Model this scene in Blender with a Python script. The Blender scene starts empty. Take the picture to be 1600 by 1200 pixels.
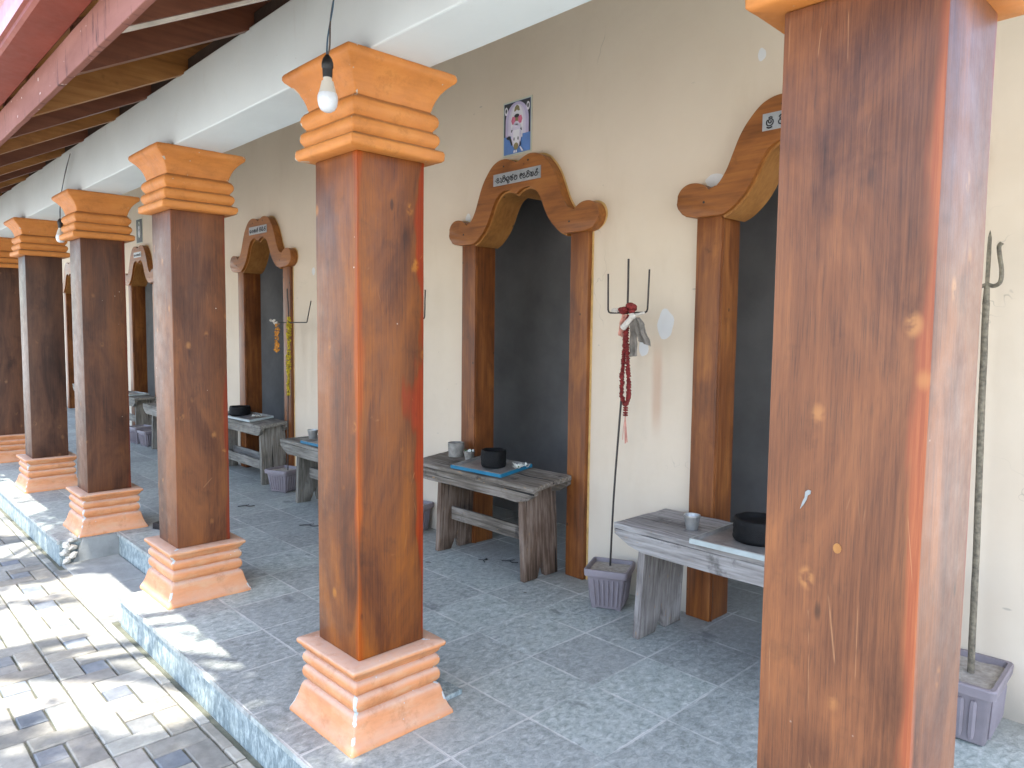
import bpy, bmesh, math, random
from mathutils import Vector, Matrix, noise as mnoise
R = math.radians
random.seed(7)
SC = bpy.context.scene
COL = SC.collection

# ------------------------------------------------------------------ camera
cam_d = bpy.data.cameras.new('camera'); cam = bpy.data.objects.new('camera', cam_d); COL.objects.link(cam)
YAW, PITCH, ROLL = 0.8048, -0.0734, 0.0116
cy, sy, cp, sp = math.cos(YAW), math.sin(YAW), math.cos(PITCH), math.sin(PITCH)
fwd = Vector((-sy*cp, cy*cp, sp)); rgt = Vector((cy, sy, 0)); upv = rgt.cross(fwd)
r2 = rgt*math.cos(ROLL) + upv*math.sin(ROLL); u2 = upv*math.cos(ROLL) - rgt*math.sin(ROLL)
M = Matrix((r2, u2, -fwd)).transposed().to_4x4(); M.translation = Vector((0.5254, -1.477, 1.4558))
cam.matrix_world = M
cam_d.sensor_width = 36; cam_d.lens = 1133.2/1600*36; cam_d.clip_start = 0.05; cam_d.clip_end = 2000
SC.camera = cam

# ------------------------------------------------------------------ light
SUN = Vector((0.36, -0.30, 1.0)).normalized()
elev = math.asin(SUN.z); azim = math.atan2(SUN.x, SUN.y)
w = bpy.data.worlds.new('World'); SC.world = w; w.use_nodes = True
nt = w.node_tree; nt.nodes.clear()
sky = nt.nodes.new('ShaderNodeTexSky'); sky.sky_type = 'NISHITA'; sky.sun_disc = False
sky.sun_elevation = elev; sky.sun_rotation = azim; sky.air_density = 1.0; sky.dust_density = 2.0
bg = nt.nodes.new('ShaderNodeBackground'); bg.inputs[1].default_value = 0.15
wo = nt.nodes.new('ShaderNodeOutputWorld')
nt.links.new(sky.outputs[0], bg.inputs[0]); nt.links.new(bg.outputs[0], wo.inputs[0])
sd = bpy.data.lights.new('sun', 'SUN'); sd.energy = 2.4; sd.angle = R(0.5); sd.color = (1, .95, .86)
so = bpy.data.objects.new('sun', sd); COL.objects.link(so); so.location = (3, -6, 12)
so.rotation_euler = SUN.to_track_quat('Z', 'Y').to_euler()
SC.view_settings.view_transform = 'Standard'; SC.view_settings.look = 'None'
SC.view_settings.exposure = 2.52; SC.view_settings.gamma = 1
try:
    SC.cycles.max_bounces = 10; SC.cycles.diffuse_bounces = 6
except Exception: pass

# ------------------------------------------------------------------ node helper
class N:
    def __init__(s, name):
        s.m = bpy.data.materials.new(name); s.m.use_nodes = True
        s.t = s.m.node_tree; s.t.nodes.clear()
        s.out = s.n('ShaderNodeOutputMaterial'); s.b = s.n('ShaderNodeBsdfPrincipled')
        s.t.links.new(s.b.outputs[0], s.out.inputs[0])
        s._tc = None
    def n(s, k): return s.t.nodes.new(k)
    def put(s, sock, v):
        if isinstance(v, bpy.types.NodeSocket): s.t.links.new(v, sock)
        elif v is not None:
            try: sock.default_value = v
            except Exception: sock.default_value = (v[0], v[1], v[2], 1)
    def obj(s):
        if not s._tc: s._tc = s.n('ShaderNodeTexCoord')
        return s._tc.outputs['Object']
    def rnd(s):
        return s.n('ShaderNodeObjectInfo').outputs['Random']
    def prop(s, nm):
        a = s.n('ShaderNodeAttribute'); a.attribute_type = 'OBJECT'; a.attribute_name = nm; return a.outputs['Fac']
    def attr(s, nm):
        a = s.n('ShaderNodeAttribute'); a.attribute_name = nm; return a
    def xyz(s, v=None):
        a = s.n('ShaderNodeSeparateXYZ'); s.put(a.inputs[0], v or s.obj()); return a.outputs
    def vmul(s, v, k):
        a = s.n('ShaderNodeVectorMath'); a.operation = 'MULTIPLY'; s.put(a.inputs[0], v); a.inputs[1].default_value = k; return a.outputs[0]
    def vadd(s, v, k):
        a = s.n('ShaderNodeVectorMath'); a.operation = 'ADD'; s.put(a.inputs[0], v); s.put(a.inputs[1], k); return a.outputs[0]
    def ofs(s, v, seed_sock, k=37.0):
        c = s.n('ShaderNodeCombineXYZ'); q = s.math('MULTIPLY', seed_sock, k)
        for i in range(3): s.put(c.inputs[i], q)
        return s.vadd(v, c.outputs[0])
    def noise(s, v, scale=5, detail=4, rough=.55, dist=0):
        a = s.n('ShaderNodeTexNoise'); s.put(a.inputs['Vector'], v); a.inputs['Scale'].default_value = scale
        a.inputs['Detail'].default_value = detail; a.inputs['Roughness'].default_value = rough
        a.inputs['Distortion'].default_value = dist; return a.outputs['Fac']
    def voro(s, v, scale=5, feat='F1', out='Distance'):
        a = s.n('ShaderNodeTexVoronoi'); a.feature = feat; s.put(a.inputs['Vector'], v); a.inputs['Scale'].default_value = scale
        return a.outputs[out]
    def math(s, op, a, b=None, clamp=False):
        x = s.n('ShaderNodeMath'); x.operation = op; x.use_clamp = clamp; s.put(x.inputs[0], a)
        if b is not None: s.put(x.inputs[1], b)
        return x.outputs[0]
    def step(s, v, a, b):
        x = s.n('ShaderNodeMapRange'); x.interpolation_type = 'SMOOTHSTEP'; s.put(x.inputs[0], v)
        s.put(x.inputs[1], a); s.put(x.inputs[2], b); return x.outputs[0]
    def lin(s, v, a, b, c, d):
        x = s.n('ShaderNodeMapRange'); s.put(x.inputs[0], v)
        for i, q in enumerate((a, b, c, d)): s.put(x.inputs[i+1], q)
        return x.outputs[0]
    def mix(s, f, a, b, mode='MIX'):
        x = s.n('ShaderNodeMix'); x.data_type = 'RGBA'; x.blend_type = mode
        s.put(x.inputs[0], f); s.put(x.inputs[6], a if isinstance(a, bpy.types.NodeSocket) else (*a, 1))
        s.put(x.inputs[7], b if isinstance(b, bpy.types.NodeSocket) else (*b, 1)); return x.outputs[2]
    def ramp(s, f, stops):
        x = s.n('ShaderNodeValToRGB'); s.put(x.inputs[0], f); e = x.color_ramp.elements
        while len(e) < len(stops): e.new(.5)
        for q, (p, c) in zip(e, stops): q.position = p; q.color = (*c, 1)
        return x.outputs[0]
    def hsv(s, c, h=.5, sa=1, v=1):
        x = s.n('ShaderNodeHueSaturation'); s.put(x.inputs['Hue'], h); s.put(x.inputs['Saturation'], sa); s.put(x.inputs['Value'], v)
        s.put(x.inputs['Color'], c); return x.outputs[0]
    def bump(s, h, strength=.3, dist=.01, prev=None):
        x = s.n('ShaderNodeBump'); x.inputs['Strength'].default_value = strength; x.inputs['Distance'].default_value = dist
        s.put(x.inputs['Height'], h)
        if prev: s.put(x.inputs['Normal'], prev)
        return x.outputs[0]
    def done(s, col, rough=.7, nrm=None, spec=.5, coat=0, crough=.1, metal=0):
        s.put(s.b.inputs['Base Color'], col if isinstance(col, bpy.types.NodeSocket) else (*col, 1))
        s.put(s.b.inputs['Roughness'], rough); s.put(s.b.inputs['Specular IOR Level'], spec)
        s.put(s.b.inputs['Coat Weight'], coat); s.put(s.b.inputs['Coat Roughness'], crough)
        s.put(s.b.inputs['Metallic'], metal)
        if nrm: s.put(s.b.inputs['Normal'], nrm)
        return s.m

def simple(name, col, rough=.7, var=.25, sc=9, bump=.15, bd=.004, metal=0, spec=.5):
    n = N(name); v = n.ofs(n.obj(), n.rnd(), 11)
    f = n.noise(v, sc, 5, .6); g = n.noise(v, sc*6, 3, .6)
    lo = tuple(c*(1-var) for c in col); hi = tuple(min(1, c*(1+var)) for c in col)
    c = n.ramp(f, [(.3, lo), (.7, hi)])
    return n.done(c, n.lin(g, .2, .8, rough-.08, min(1, rough+.08)), n.bump(g, bump, bd), spec=spec, metal=metal)

def up_mask(n, a=.25, b=.8):
    g = n.n('ShaderNodeNewGeometry'); return n.step(n.xyz(g.outputs['Normal'])[2], a, b)

MAT = {}
def mat_column():
    n = N('varnished_column_wood'); o = n.ofs(n.obj(), n.rnd(), 23)
    grain = n.noise(n.vmul(o, (1, 1, .018)), 190, 6, .7)
    fine = n.noise(n.vmul(o, (1, 1, .03)), 420, 3, .6)
    broad = n.noise(n.vmul(o, (1, 1, .30)), 5.5, 7, .60, .8)
    blot = n.noise(o, 9, 5, .62)
    f = n.math('ADD', n.math('MULTIPLY', grain, .30), n.math('MULTIPLY', broad, .70))
    c = n.ramp(f, [(.34, (.055, .018, .008)), (.44, (.115, .037, .013)), (.53, (.175, .058, .018)), (.64, (.25, .084, .021))])
    c = n.mix(n.step(fine, .50, .70), c, n.hsv(c, .5, .95, .70))
    c = n.mix(n.math('MULTIPLY', n.step(blot, .55, .72), .55), c, n.hsv(c, .50, .95, .55))
    X, Y, Z = n.xyz()
    wav = n.noise(n.vmul(o, (3, 3, .9)), 2.2, 3, .5)
    gN = n.n('ShaderNodeNewGeometry'); nx = n.step(n.xyz(gN.outputs['Normal'])[0], .4, .6)
    side = n.math('SUBTRACT', 1, n.math('MULTIPLY', n.math('MULTIPLY', nx, n.step(Z, .5, 1.2)), n.prop('streak_low')))
    def sap(d, pr, wide):
        k = n.math('MULTIPLY', n.math('MULTIPLY', n.lin(wav, .32, .72, .0, wide), n.prop(pr)), side if pr == 'streak_front' else 1.0)
        return n.math('SUBTRACT', 1, n.step(n.math('SUBTRACT', n.math('ADD', n.math('ADD', d, .010), n.math('MULTIPLY', n.math('SUBTRACT', grain, .5), .03)), k), -.010, .014))
    d1 = n.math('ADD', n.math('SUBTRACT', .28, X), Y)       # street corner, +x side
    d2 = n.math('SUBTRACT', n.math('SUBTRACT', .28, X), Y)  # wall corner, +x side
    sapc = n.mix(n.step(grain, .35, .65), (.235, .05, .013), (.33, .088, .022))
    c = n.mix(sap(d1, 'streak_front', .05), c, sapc)
    c = n.mix(sap(d2, 'streak_back', .07), c, n.hsv(sapc, .485, 1.05, .8))
    # knocks: small orange bruises, pale nicks, thin scratches
    bv = n.noise(o, 40, 2, .5)
    br = n.math('MULTIPLY', n.math('SUBTRACT', 1, n.step(n.voro(n.vmul(o, (1, 1, .7)), 8), 0.05, .16)), n.step(bv, .36, .55))
    c = n.mix(n.math('MULTIPLY', br, .65), c, (.42, .17, .04))
    nk = n.math('SUBTRACT', 1, n.step(n.voro(o, 17), .035, .06))
    nk = n.math('MULTIPLY', nk, n.step(n.noise(o, 4.5, 2, .5), .57, .62))
    dk = n.math('MULTIPLY', n.math('SUBTRACT', 1, n.step(n.voro(n.vmul(o, (1, 1, .35)), 11), .05, .11)), n.step(n.noise(o, 5, 2, .5), .5, .6))
    c = n.mix(n.math('MULTIPLY', dk, .75), c, (.022, .012, .008))
    c = n.mix(nk, c, (.62, .55, .46))
    sc = n.voro(n.vmul(o, (1, 1, .16)), 13, 'DISTANCE_TO_EDGE')
    scm = n.math('MULTIPLY', n.math('SUBTRACT', 1, n.step(sc, .0, .012)), n.step(n.noise(o, 6, 3, .6), .6, .68))
    c = n.mix(n.math('MULTIPLY', scm, .6), c, (.36, .17, .07))
    c = n.hsv(c, .5, n.prop('tone_sat'), n.prop('tone'))
    rg = n.lin(n.noise(o, 14, 5, .65), .3, .7, .33, .5)
    b = n.bump(fine, .12, .002, n.bump(grain, .18, .002))
    return n.done(c, rg, b, spec=.32, coat=.06, crough=.25)

def mat_orange(name, base, dust, dustamt, a_=.1, b_=.75, nearw=.56, chipc=((.38, .42, .42), (.62, .66, .65)), fade=.6, fadec=(.60, .37, .21)):
    n = N(name); o = n.ofs(n.obj(), n.rnd(), 17)
    X, Y, Z = n.xyz()
    f = n.noise(o, 6, 5, .6); g = n.noise(o, 45, 4, .6)
    stre = n.noise(n.vmul(o, (1, 1, 6)), 12, 4, .6)
    c = n.ramp(n.math('ADD', n.math('MULTIPLY', f, .6), n.math('MULTIPLY', stre, .4)),
               [(.3, tuple(x*.78 for x in base)), (.5, base), (.72, (min(1, base[0]*1.1), base[1]*1.22, base[2]*1.35))])
    c = n.mix(n.math('MULTIPLY', n.step(n.noise(n.vmul(o, (1, 1, 2.5)), 7, 6, .68), .45, .68), fade), c, fadec)
    d = n.math('MULTIPLY', up_mask(n, a_, b_), n.lin(g, .25, .75, dustamt*.6, dustamt))
    c = n.mix(d, c, dust)
    cor = n.math('ABSOLUTE', n.math('SUBTRACT', n.math('ABSOLUTE', X), n.math('ABSOLUTE', Y)))
    near = n.math('SUBTRACT', 1, n.step(cor, .004, .022))
    ch = n.noise(o, 26, 4, .6)
    chip = n.math('MULTIPLY', n.step(n.math('ADD', n.math('MULTIPLY', near, .35), n.math('MULTIPLY', ch, .5)), .52, .54), n.step(n.noise(o, 13, 3, .6), nearw, nearw+.02))
    small = n.math('MULTIPLY', n.math('SUBTRACT', 1, n.step(n.voro(o, 30), .06, .09)), n.step(n.noise(o, 9, 2, .5), .56, .60))
    chip = n.math('MAXIMUM', chip, small)
    c = n.mix(chip, c, n.mix(n.noise(o, 70, 2, .5), *chipc))
    stain = n.math('MULTIPLY', n.step(n.noise(o, 11, 6, .72), .52, .72), .5)
    c = n.mix(stain, c, tuple(x*.55 for x in base))
    b = n.bump(g, .12, .003, n.bump(chip, .3, -.002))
    return n.done(c, n.lin(g, .3, .7, .5, .68), b, spec=.35)

def mat_wall():
    n = N('cream_plaster'); o = n.obj(); X, Y, Z = n.xyz()
    f = n.noise(o, 1.3, 5, .6); g = n.noise(o, 60, 3, .6); st = n.noise(n.vmul(o, (1, 1, .25)), 5, 5, .65)
    c = n.ramp(f, [(.3, (.605, .50, .385)), (.7, (.665, .56, .44))])
    c = n.mix(n.math('MULTIPLY', n.step(st, .52, .78), .4), c, (.56, .45, .33))
    low = n.math('SUBTRACT', 1, n.step(n.math('ADD', Z, n.math('MULTIPLY', st, .5)), .2, 1.1))
    c = n.mix(n.math('MULTIPLY', low, .45), c, (.62, .57, .48))
    sc = n.math('SUBTRACT', 1, n.step(n.voro(n.vmul(o, (1, 1, 1.8)), 3.1), .012, .03))
    c = n.mix(n.math('MULTIPLY', sc, .7), c, (.40, .35, .30))
    ck = n.voro(n.vadd(n.vmul(o, (1, 1, .7)), n.math('MULTIPLY', n.noise(o, 4, 3, .6), .5)), 1.1, 'DISTANCE_TO_EDGE')
    ckm = n.math('MULTIPLY', n.math('SUBTRACT', 1, n.step(ck, .0006, .003)), n.step(n.noise(o, 1.7, 3, .6), .56, .64))
    c = n.mix(n.math('MULTIPLY', ckm, .6), c, (.36, .30, .24))
    px = n.math('ABSOLUTE', n.math('ADD', X, n.math('ADD', 1.685, n.math('MULTIPLY', st, .05)))); pz = n.math('ABSOLUTE', n.math('SUBTRACT', Z, 1.16))
    sm = n.math('MULTIPLY', n.math('SUBTRACT', 1, n.step(px, .008, .045)), n.math('SUBTRACT', 1, n.step(pz, .10, .30)))
    c = n.mix(n.math('MULTIPLY', sm, .55), c, (.50, .30, .20))
    grm = n.math('MULTIPLY', n.step(n.noise(o, 3.3, 6, .72), .58, .76), n.math('SUBTRACT', 1, n.step(Z, .3, 1.5)))
    c = n.mix(n.math('MULTIPLY', grm, .4), c, (.42, .37, .30))
    sc2 = n.math('MULTIPLY', n.math('SUBTRACT', 1, n.step(n.voro(n.vmul(o, (.5, 1, 1.6)), 6), .03, .06)), n.step(n.noise(o, 2.1, 2, .5), .58, .64))
    c = n.mix(n.math('MULTIPLY', sc2, .6), c, (.34, .30, .25))
    drt = n.math('MULTIPLY', n.math('SUBTRACT', 1, n.step(n.math('ADD', Z, n.math('MULTIPLY', st, .22)), .05, .26)), .75)
    c = n.mix(drt, c, (.36, .33, .28))
    return n.done(c, .72, n.bump(n.noise(o, 3.5, 3, .5), .35, .03, n.bump(g, .1, .003)), spec=.3)

def mat_beam():
    n = N('white_beam_paint'); o = n.obj()
    f = n.noise(o, 2.2, 5, .6); g = n.noise(o, 30, 4, .7)
    c = n.ramp(f, [(.3, (.64, .70, .705)), (.7, (.70, .765, .77))])
    c = n.mix(n.math('MULTIPLY', n.step(n.noise(o, 5, 6, .75), .6, .78), .3), c, (.5, .49, .46))
    c = n.mix(n.math('MULTIPLY', n.math('SUBTRACT', 1, n.step(n.voro(o, 7), .015, .04)), .7), c, (.42, .42, .40))
    X, Y, Z = n.xyz(); fx = n.math('FRACT', n.math('ADD', n.math('DIVIDE', X, 1.769), 100.46)); dd = n.math('MULTIPLY', n.math('ABSOLUTE', n.math('SUBTRACT', fx, .5)), 1.769)
    sm = n.math('MULTIPLY', n.math('SUBTRACT', 1, n.step(n.math('ADD', dd, n.math('MULTIPLY', g, .06)), .04, .16)), n.math('SUBTRACT', 1, n.step(n.math('ADD', Z, n.math('MULTIPLY', f, .05)), 2.38, 2.47)))
    c = n.mix(n.math('MULTIPLY', sm, .45), c, (.38, .35, .31))
    dr = n.math('MULTIPLY', n.step(n.noise(n.vmul(o, (1, 1, .12)), 16, 4, .6), .6, .75), n.step(Z, 2.45, 2.68))
    c = n.mix(n.math('MULTIPLY', dr, .3), c, (.48, .46, .42))
    return n.done(c, .6, n.bump(f, .25, .02, n.bump(g, .1, .004)), spec=.35)

def mat_slate(name, riser=False):
    n = N(name); o = n.obj(); X, Y, Z = n.xyz()
    big = n.noise(o, 1.6, 4, .6)
    if riser:
        st = n.noise(n.vmul(o, (1, 1, .45)), 42, 8, .74, .5)
        c = n.ramp(st, [(.32, (.12, .155, .165)), (.48, (.22, .27, .275)), (.64, (.46, .52, .51))])
        c = n.mix(n.math('MULTIPLY', n.step(n.noise(o, 3, 5, .7), .5, .7), .5), c, (.36, .40, .36))
        return n.done(c, .62, n.bump(st, .4, .006), spec=.4)
    # slabs of .36 x .375 m
    def cell(v, size, off):
        q = n.math('DIVIDE', n.math('SUBTRACT', v, off), size)
        wob = n.math('MULTIPLY', n.math('SUBTRACT', n.noise(o, 6, 3, .6), .5), .02)
        fr = n.math('FRACT', n.math('ADD', n.math('ADD', q, wob), 200))
        return n.math('FLOOR', q), n.math('MULTIPLY', n.math('MINIMUM', fr, n.math('SUBTRACT', 1, fr)), size)
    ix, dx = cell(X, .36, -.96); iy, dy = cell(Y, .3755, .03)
    cb = n.n('ShaderNodeCombineXYZ'); n.put(cb.inputs[0], ix); n.put(cb.inputs[1], iy)
    wn = n.n('ShaderNodeTexWhiteNoise'); n.put(wn.inputs['Vector'], cb.outputs[0]); rv = wn.outputs['Value']
    ot = n.vadd(o, n.vmul(wn.outputs['Color'], (40, 40, 40)))
    cl = n.noise(n.vmul(ot, (1.5, 1, 1)), 27, 9, .76, .4); g = n.noise(o, 120, 4, .7)
    c = n.ramp(cl, [(.30, (.14, .158, .147)), (.45, (.275, .305, .288)), (.57, (.385, .412, .395)), (.74, (.62, .64, .615))])
    c = n.hsv(c, .5, n.lin(rv, 0, 1, .8, 1.25), n.lin(rv, 0, 1, .86, 1.18))
    c = n.mix(n.math('MULTIPLY', n.step(big, .5, .72), .35), c, (.34, .36, .355))
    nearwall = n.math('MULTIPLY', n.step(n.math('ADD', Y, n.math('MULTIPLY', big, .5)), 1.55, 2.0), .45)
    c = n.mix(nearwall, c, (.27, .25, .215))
    wet = n.math('MULTIPLY', n.step(n.noise(n.vmul(o, (1, 1.6, 1)), 3.4, 4, .6), .63, .70), .45)
    c = n.mix(wet, c, (.07, .08, .088))
    d = n.math('MINIMUM', dx, dy)
    gw = n.lin(n.noise(o, 7, 5, .7), .33, .72, .0002, .0075)
    gr = n.math('SUBTRACT', 1, n.step(n.math('SUBTRACT', d, gw), -.002, .004))
    gr = n.math('MULTIPLY', gr, n.step(n.noise(o, 2.7, 4, .6), .38, .54))
    c = n.mix(n.math('MULTIPLY', gr, .8), c, n.mix(g, (.50, .50, .47), (.80, .80, .76)))
    hair = n.math('SUBTRACT', 1, n.step(d, .0008, .002))
    c = n.mix(n.math('MULTIPLY', hair, .4), c, (.2, .21, .21))
    h = n.math('SUBTRACT', n.math('ADD', cl, n.math('MULTIPLY', g, .15)), n.math('MULTIPLY', hair, .5))
    return n.done(c, n.lin(cl, .3, .7, .48, .68), n.bump(h, .55, .012), spec=.4)

def mat_paver():
    n = N('paver_stone'); o = n.obj(); a = n.attr('pv'); v = a.outputs['Color']
    f = n.noise(o, 16, 6, .65); g = n.noise(o, 110, 3, .6)
    c = n.mix(n.step(f, .3, .72), n.hsv(v, .5, 1, .80), n.hsv(v, .5, .9, 1.12))
    c = n.mix(n.math('MULTIPLY', n.step(n.noise(o, 4, 5, .7), .55, .75), .4), c, (.30, .28, .23))
    return n.done(c, .75, n.bump(n.math('ADD', f, n.math('MULTIPLY', g, .3)), .35, .006), spec=.3)

def mat_oldwood(name, a, b, axis, dark=.55):
    n = N(name); o = n.ofs(n.obj(), n.rnd(), 13)
    sc = [1, 1, 1]; sc[axis] = .05
    gr = n.noise(n.vmul(o, tuple(sc)), 70, 5, .65); sc[axis] = .3; br = n.noise(n.vmul(o, tuple(sc)), 8, 5, .6)
    st = n.noise(o, 6, 6, .7)
    f = n.math('ADD', n.math('MULTIPLY', gr, .55), n.math('MULTIPLY', br, .45))
    c = n.ramp(f, [(.32, tuple(x*.35 for x in a)), (.47, a), (.66, b)])
    c = n.mix(n.math('MULTIPLY', n.step(st, .54, .70), dark), c, (.035, .030, .027))
    fl = n.math('MULTIPLY', n.step(n.noise(n.vmul(o, tuple(3 if i != axis else .8 for i in range(3))), 20, 3, .6), .66, .70), n.step(st, .35, .5))
    c = n.mix(n.math('MULTIPLY', fl, .55), c, (.36, .21, .10))
    sc[axis] = .03
    crk = n.math('SUBTRACT', 1, n.step(n.noise(n.vmul(o, tuple(sc)), 38, 2, .4), .27, .31))
    c = n.mix(crk, c, (.02, .018, .016))
    return n.done(c, .85, n.bump(n.math('SUBTRACT', gr, crk), .6, .005), spec=.2)

def mat_doorwood(name, a, b, cc, axis):
    n = N(name); o = n.ofs(n.obj(), n.rnd(), 13)
    sc = [1, 1, 1]; sc[axis] = .06
    gr = n.noise(n.vmul(o, tuple(sc)), 45, 5, .6, .3); sc[axis] = .35; br = n.noise(n.vmul(o, tuple(sc)), 6, 4, .6, .8)
    f = n.math('ADD', n.math('MULTIPLY', gr, .45), n.math('MULTIPLY', br, .55))
    c = n.ramp(f, [(.32, a), (.5, b), (.68, cc)])
    kn = n.math('SUBTRACT', 1, n.step(n.voro(n.vmul(o, (1, 1, .8)), 7), .03, .07))
    c = n.mix(n.math('MULTIPLY', kn, .8), c, (.03, .013, .007))
    c = n.mix(n.math('MULTIPLY', n.step(n.noise(o, 5, 5, .7), .58, .74), .55), c, tuple(x*.6 for x in a))
    return n.done(c, n.lin(br, .3, .7, .36, .52), n.bump(gr, .2, .003), spec=.36, coat=.06, crough=.3)

def mat_fascia():
    n = N('faded_red_board'); o = n.obj()
    f = n.noise(n.vmul(o, (.25, 1, 1)), 9, 5, .6); st = n.noise(n.vmul(o, (5, 1, .8)), 5, 5, .7)
    c = n.ramp(f, [(.3, (.20, .08, .06)), (.7, (.29, .13, .105))])
    c = n.mix(n.math('MULTIPLY', n.step(st, .56, .68), .8), c, (.055, .03, .028))
    c = n.mix(n.step(n.noise(o, 30, 2, .5), .70, .74), c, (.7, .6, .55))
    return n.done(c, .75, n.bump(f, .25, .006), spec=.15)

MAT.update(column=mat_column(),
    capital=mat_orange('orange_capital_paint', (.565, .21, .048), (.17, .10, .05), .9, 0.35, .9, .60, ((.36, .30, .22), (.6, .56, .5)), .35, (.50, .19, .06)),
    base=mat_orange('orange_base_paint', (.62, .25, .10), (.52, .37, .29), .9),
    wall=mat_wall(), beam=mat_beam(), slate=mat_slate('slate_slabs'), riser=mat_slate('slate_riser', True), paver=mat_paver(),
    bench_x=mat_oldwood('weathered_plank', (.27, .25, .235), (.44, .42, .40), 0, .65), mid_x=mat_oldwood('grey_plank', (.185, .17, .145), (.35, .325, .285), 0, .6), mid_z=mat_oldwood('grey_leg', (.17, .155, .13), (.33, .305, .265), 2, .4), dark_x=mat_oldwood('stained_plank', (.15, .125, .10), (.33, .29, .25), 0, .9), dark_z=mat_oldwood('reddish_leg', (.13, .085, .06), (.29, .22, .175), 2, .5),
    bench_z=mat_oldwood('weathered_leg', (.23, .205, .19), (.39, .365, .345), 2, .3),
    jamb=mat_doorwood('door_wood_upright', (.062, .018, .005), (.17, .052, .012), (.30, .108, .024), 2),
    pediment=mat_doorwood('door_wood_carved', (.115, .036, .008), (.245, .082, .016), (.35, .13, .026), 0),
    lining=mat_doorwood('door_wood_lining', (.20, .08, .02), (.31, .135, .034), (.40, .19, .055), 2),
    rafter_gold=mat_doorwood('rafter_wood_golden', (.16, .065, .018), (.28, .125, .035), (.38, .19, .06), 1),
    rafter_dark=mat_doorwood('rafter_wood_dark', (.085, .03, .017), (.14, .052, .028), (.20, .08, .04), 1),
    fascia=mat_fascia(), gutter=simple('red_gutter_paint', (.21, .040, .022), .5, .14, 5, .05, spec=.2),
    gutter_lip=simple('gutter_front_lit', (.42, .17, .17), .35, .1, 5, .05),  # paler pink of the gutter front: its highlight put into the colour
    pale_strip=simple('pale_strip_paint', (.55, .51, .44), .6), dark_timber=simple('dark_timber', (.035, .022, .016), .8),
    room=simple('dark_grey_room_paint', (.14, .136, .134), .65, .22, 2.5, .2),
    mortar=simple('paving_joint', (.11, .115, .085), .95, .35, 14, .4, .01),
    concrete=simple('grey_concrete', (.27, .28, .27), .9, .2, 7, .4, .01),
    rubble=simple('pale_rubble', (.58, .55, .48), .9, .3, 25, .6, .01),
    soil=simple('dry_sandy_soil', (.38, .345, .30), .95, .3, 40, .7, .008),
    pot=simple('grey_mauve_plastic', (.215, .185, .20), .55, .12, 10, .12),
    iron=simple('dark_iron', (.045, .038, .034), .6, .35, 30, .3, .002, .3),
    oldshaft=simple('mottled_shaft', (.16, .135, .095), .75, .6, 60, .7, .004),
    steel=simple('dull_steel', (.42, .42, .41), .4, .2, 20, .2, .002, .75),
    trayfloor=simple('tray_sheet_metal', (.36, .34, .32), .42, .3, 14, .2, .002, .55),
    blue=simple('blue_paint', (.01, .15, .26), .45, .25, 12), palegreen=simple('pale_metal_rim', (.40, .45, .44), .45, .15, 12),
    char=simple('black_charred_clay', (.006, .006, .0065), .6, .4, 40, .8, .004, spec=.22),
    cupstone=simple('grey_clay_cup', (.23, .215, .19), .8, .35, 25, .4, .003),
    white_petal=simple('white_petal', (.78, .77, .70), .6, .08), green_leaf=simple('green_leaf', (.06, .13, .03), .6),
    red=simple('red_garland', (.17, .012, .010), .75, .5, 60, .5, .003), red_cloth=simple('red_cloth', (.42, .03, .02), .8, .3, 14),
    pink=simple('pink_thread', (.56, .27, .21), .85, .25, 40), greycloth=simple('dusty_grey_cloth', (.19, .165, .14), .9, .35, 22, .4, .004),
    palewrap=simple('pale_wrap', (.55, .50, .44), .7, .2, 30), yellow=simple('yellow_garland', (.40, .29, .008), .75, .5, 50, .5, .003),
    marigold=simple('orange_garland', (.52, .22, .03), .8, .4, 40),
    black=simple('black_rubber', (.012, .012, .013), .5, .3), bulb_white=simple('white_bulb_plastic', (.60, .62, .64), .3, .03, 5, 0),
    bulb_base=simple('bulb_collar_plastic', (.55, .51, .44), .45, .06, 10, .02),
    wire_blue=simple('blue_wire', (.04, .10, .16), .5), wire_brown=simple('brown_wire', (.075, .055, .045), .5),
    plate=simple('aluminium_plate', (.42, .43, .44), .38, .12, 25, .1, .002, .6), ink=simple('black_lettering', (.012, .012, .014), .5),
    patch=simple('white_filler', (.62, .61, .60), .8, .06, 8), stain=simple('varnish_overspill', (.58, .36, .13), .7, .2, 20),
    smear=simple('pink_stain', (.56, .38, .27), .75, .1, 4), earth=simple('pale_ground', (.48, .465, .43), .95, .3, 2, .5, .05),
    bark=simple('bark', (.12, .09, .065), .9, .35, 14, .8, .02), leaf=simple('tree_leaf', (.065, .12, .03), .5, .35, 3, 0),
    rooftile=simple('clay_roof_tile', (.30, .11, .06), .8, .3, 6, .4),
    p_border=simple('print_border', (.50, .50, .40), .45, .05), p_blue=simple('print_blue', (.10, .20, .46), .4, .15, 9, 0),
    p_white=simple('print_white', (.68, .66, .70), .4, .06), p_lilac=simple('print_lilac', (.46, .40, .56), .4, .1),
    p_pale=simple('print_pale_lilac', (.58, .53, .64), .4, .1), p_pink=simple('print_pink', (.62, .16, .26), .4, .15, 40, 0), p_black=simple('print_black', (.03, .03, .035), .4, .2),
    p_olive=simple('print_olive', (.23, .19, .09), .4, .2))

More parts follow.
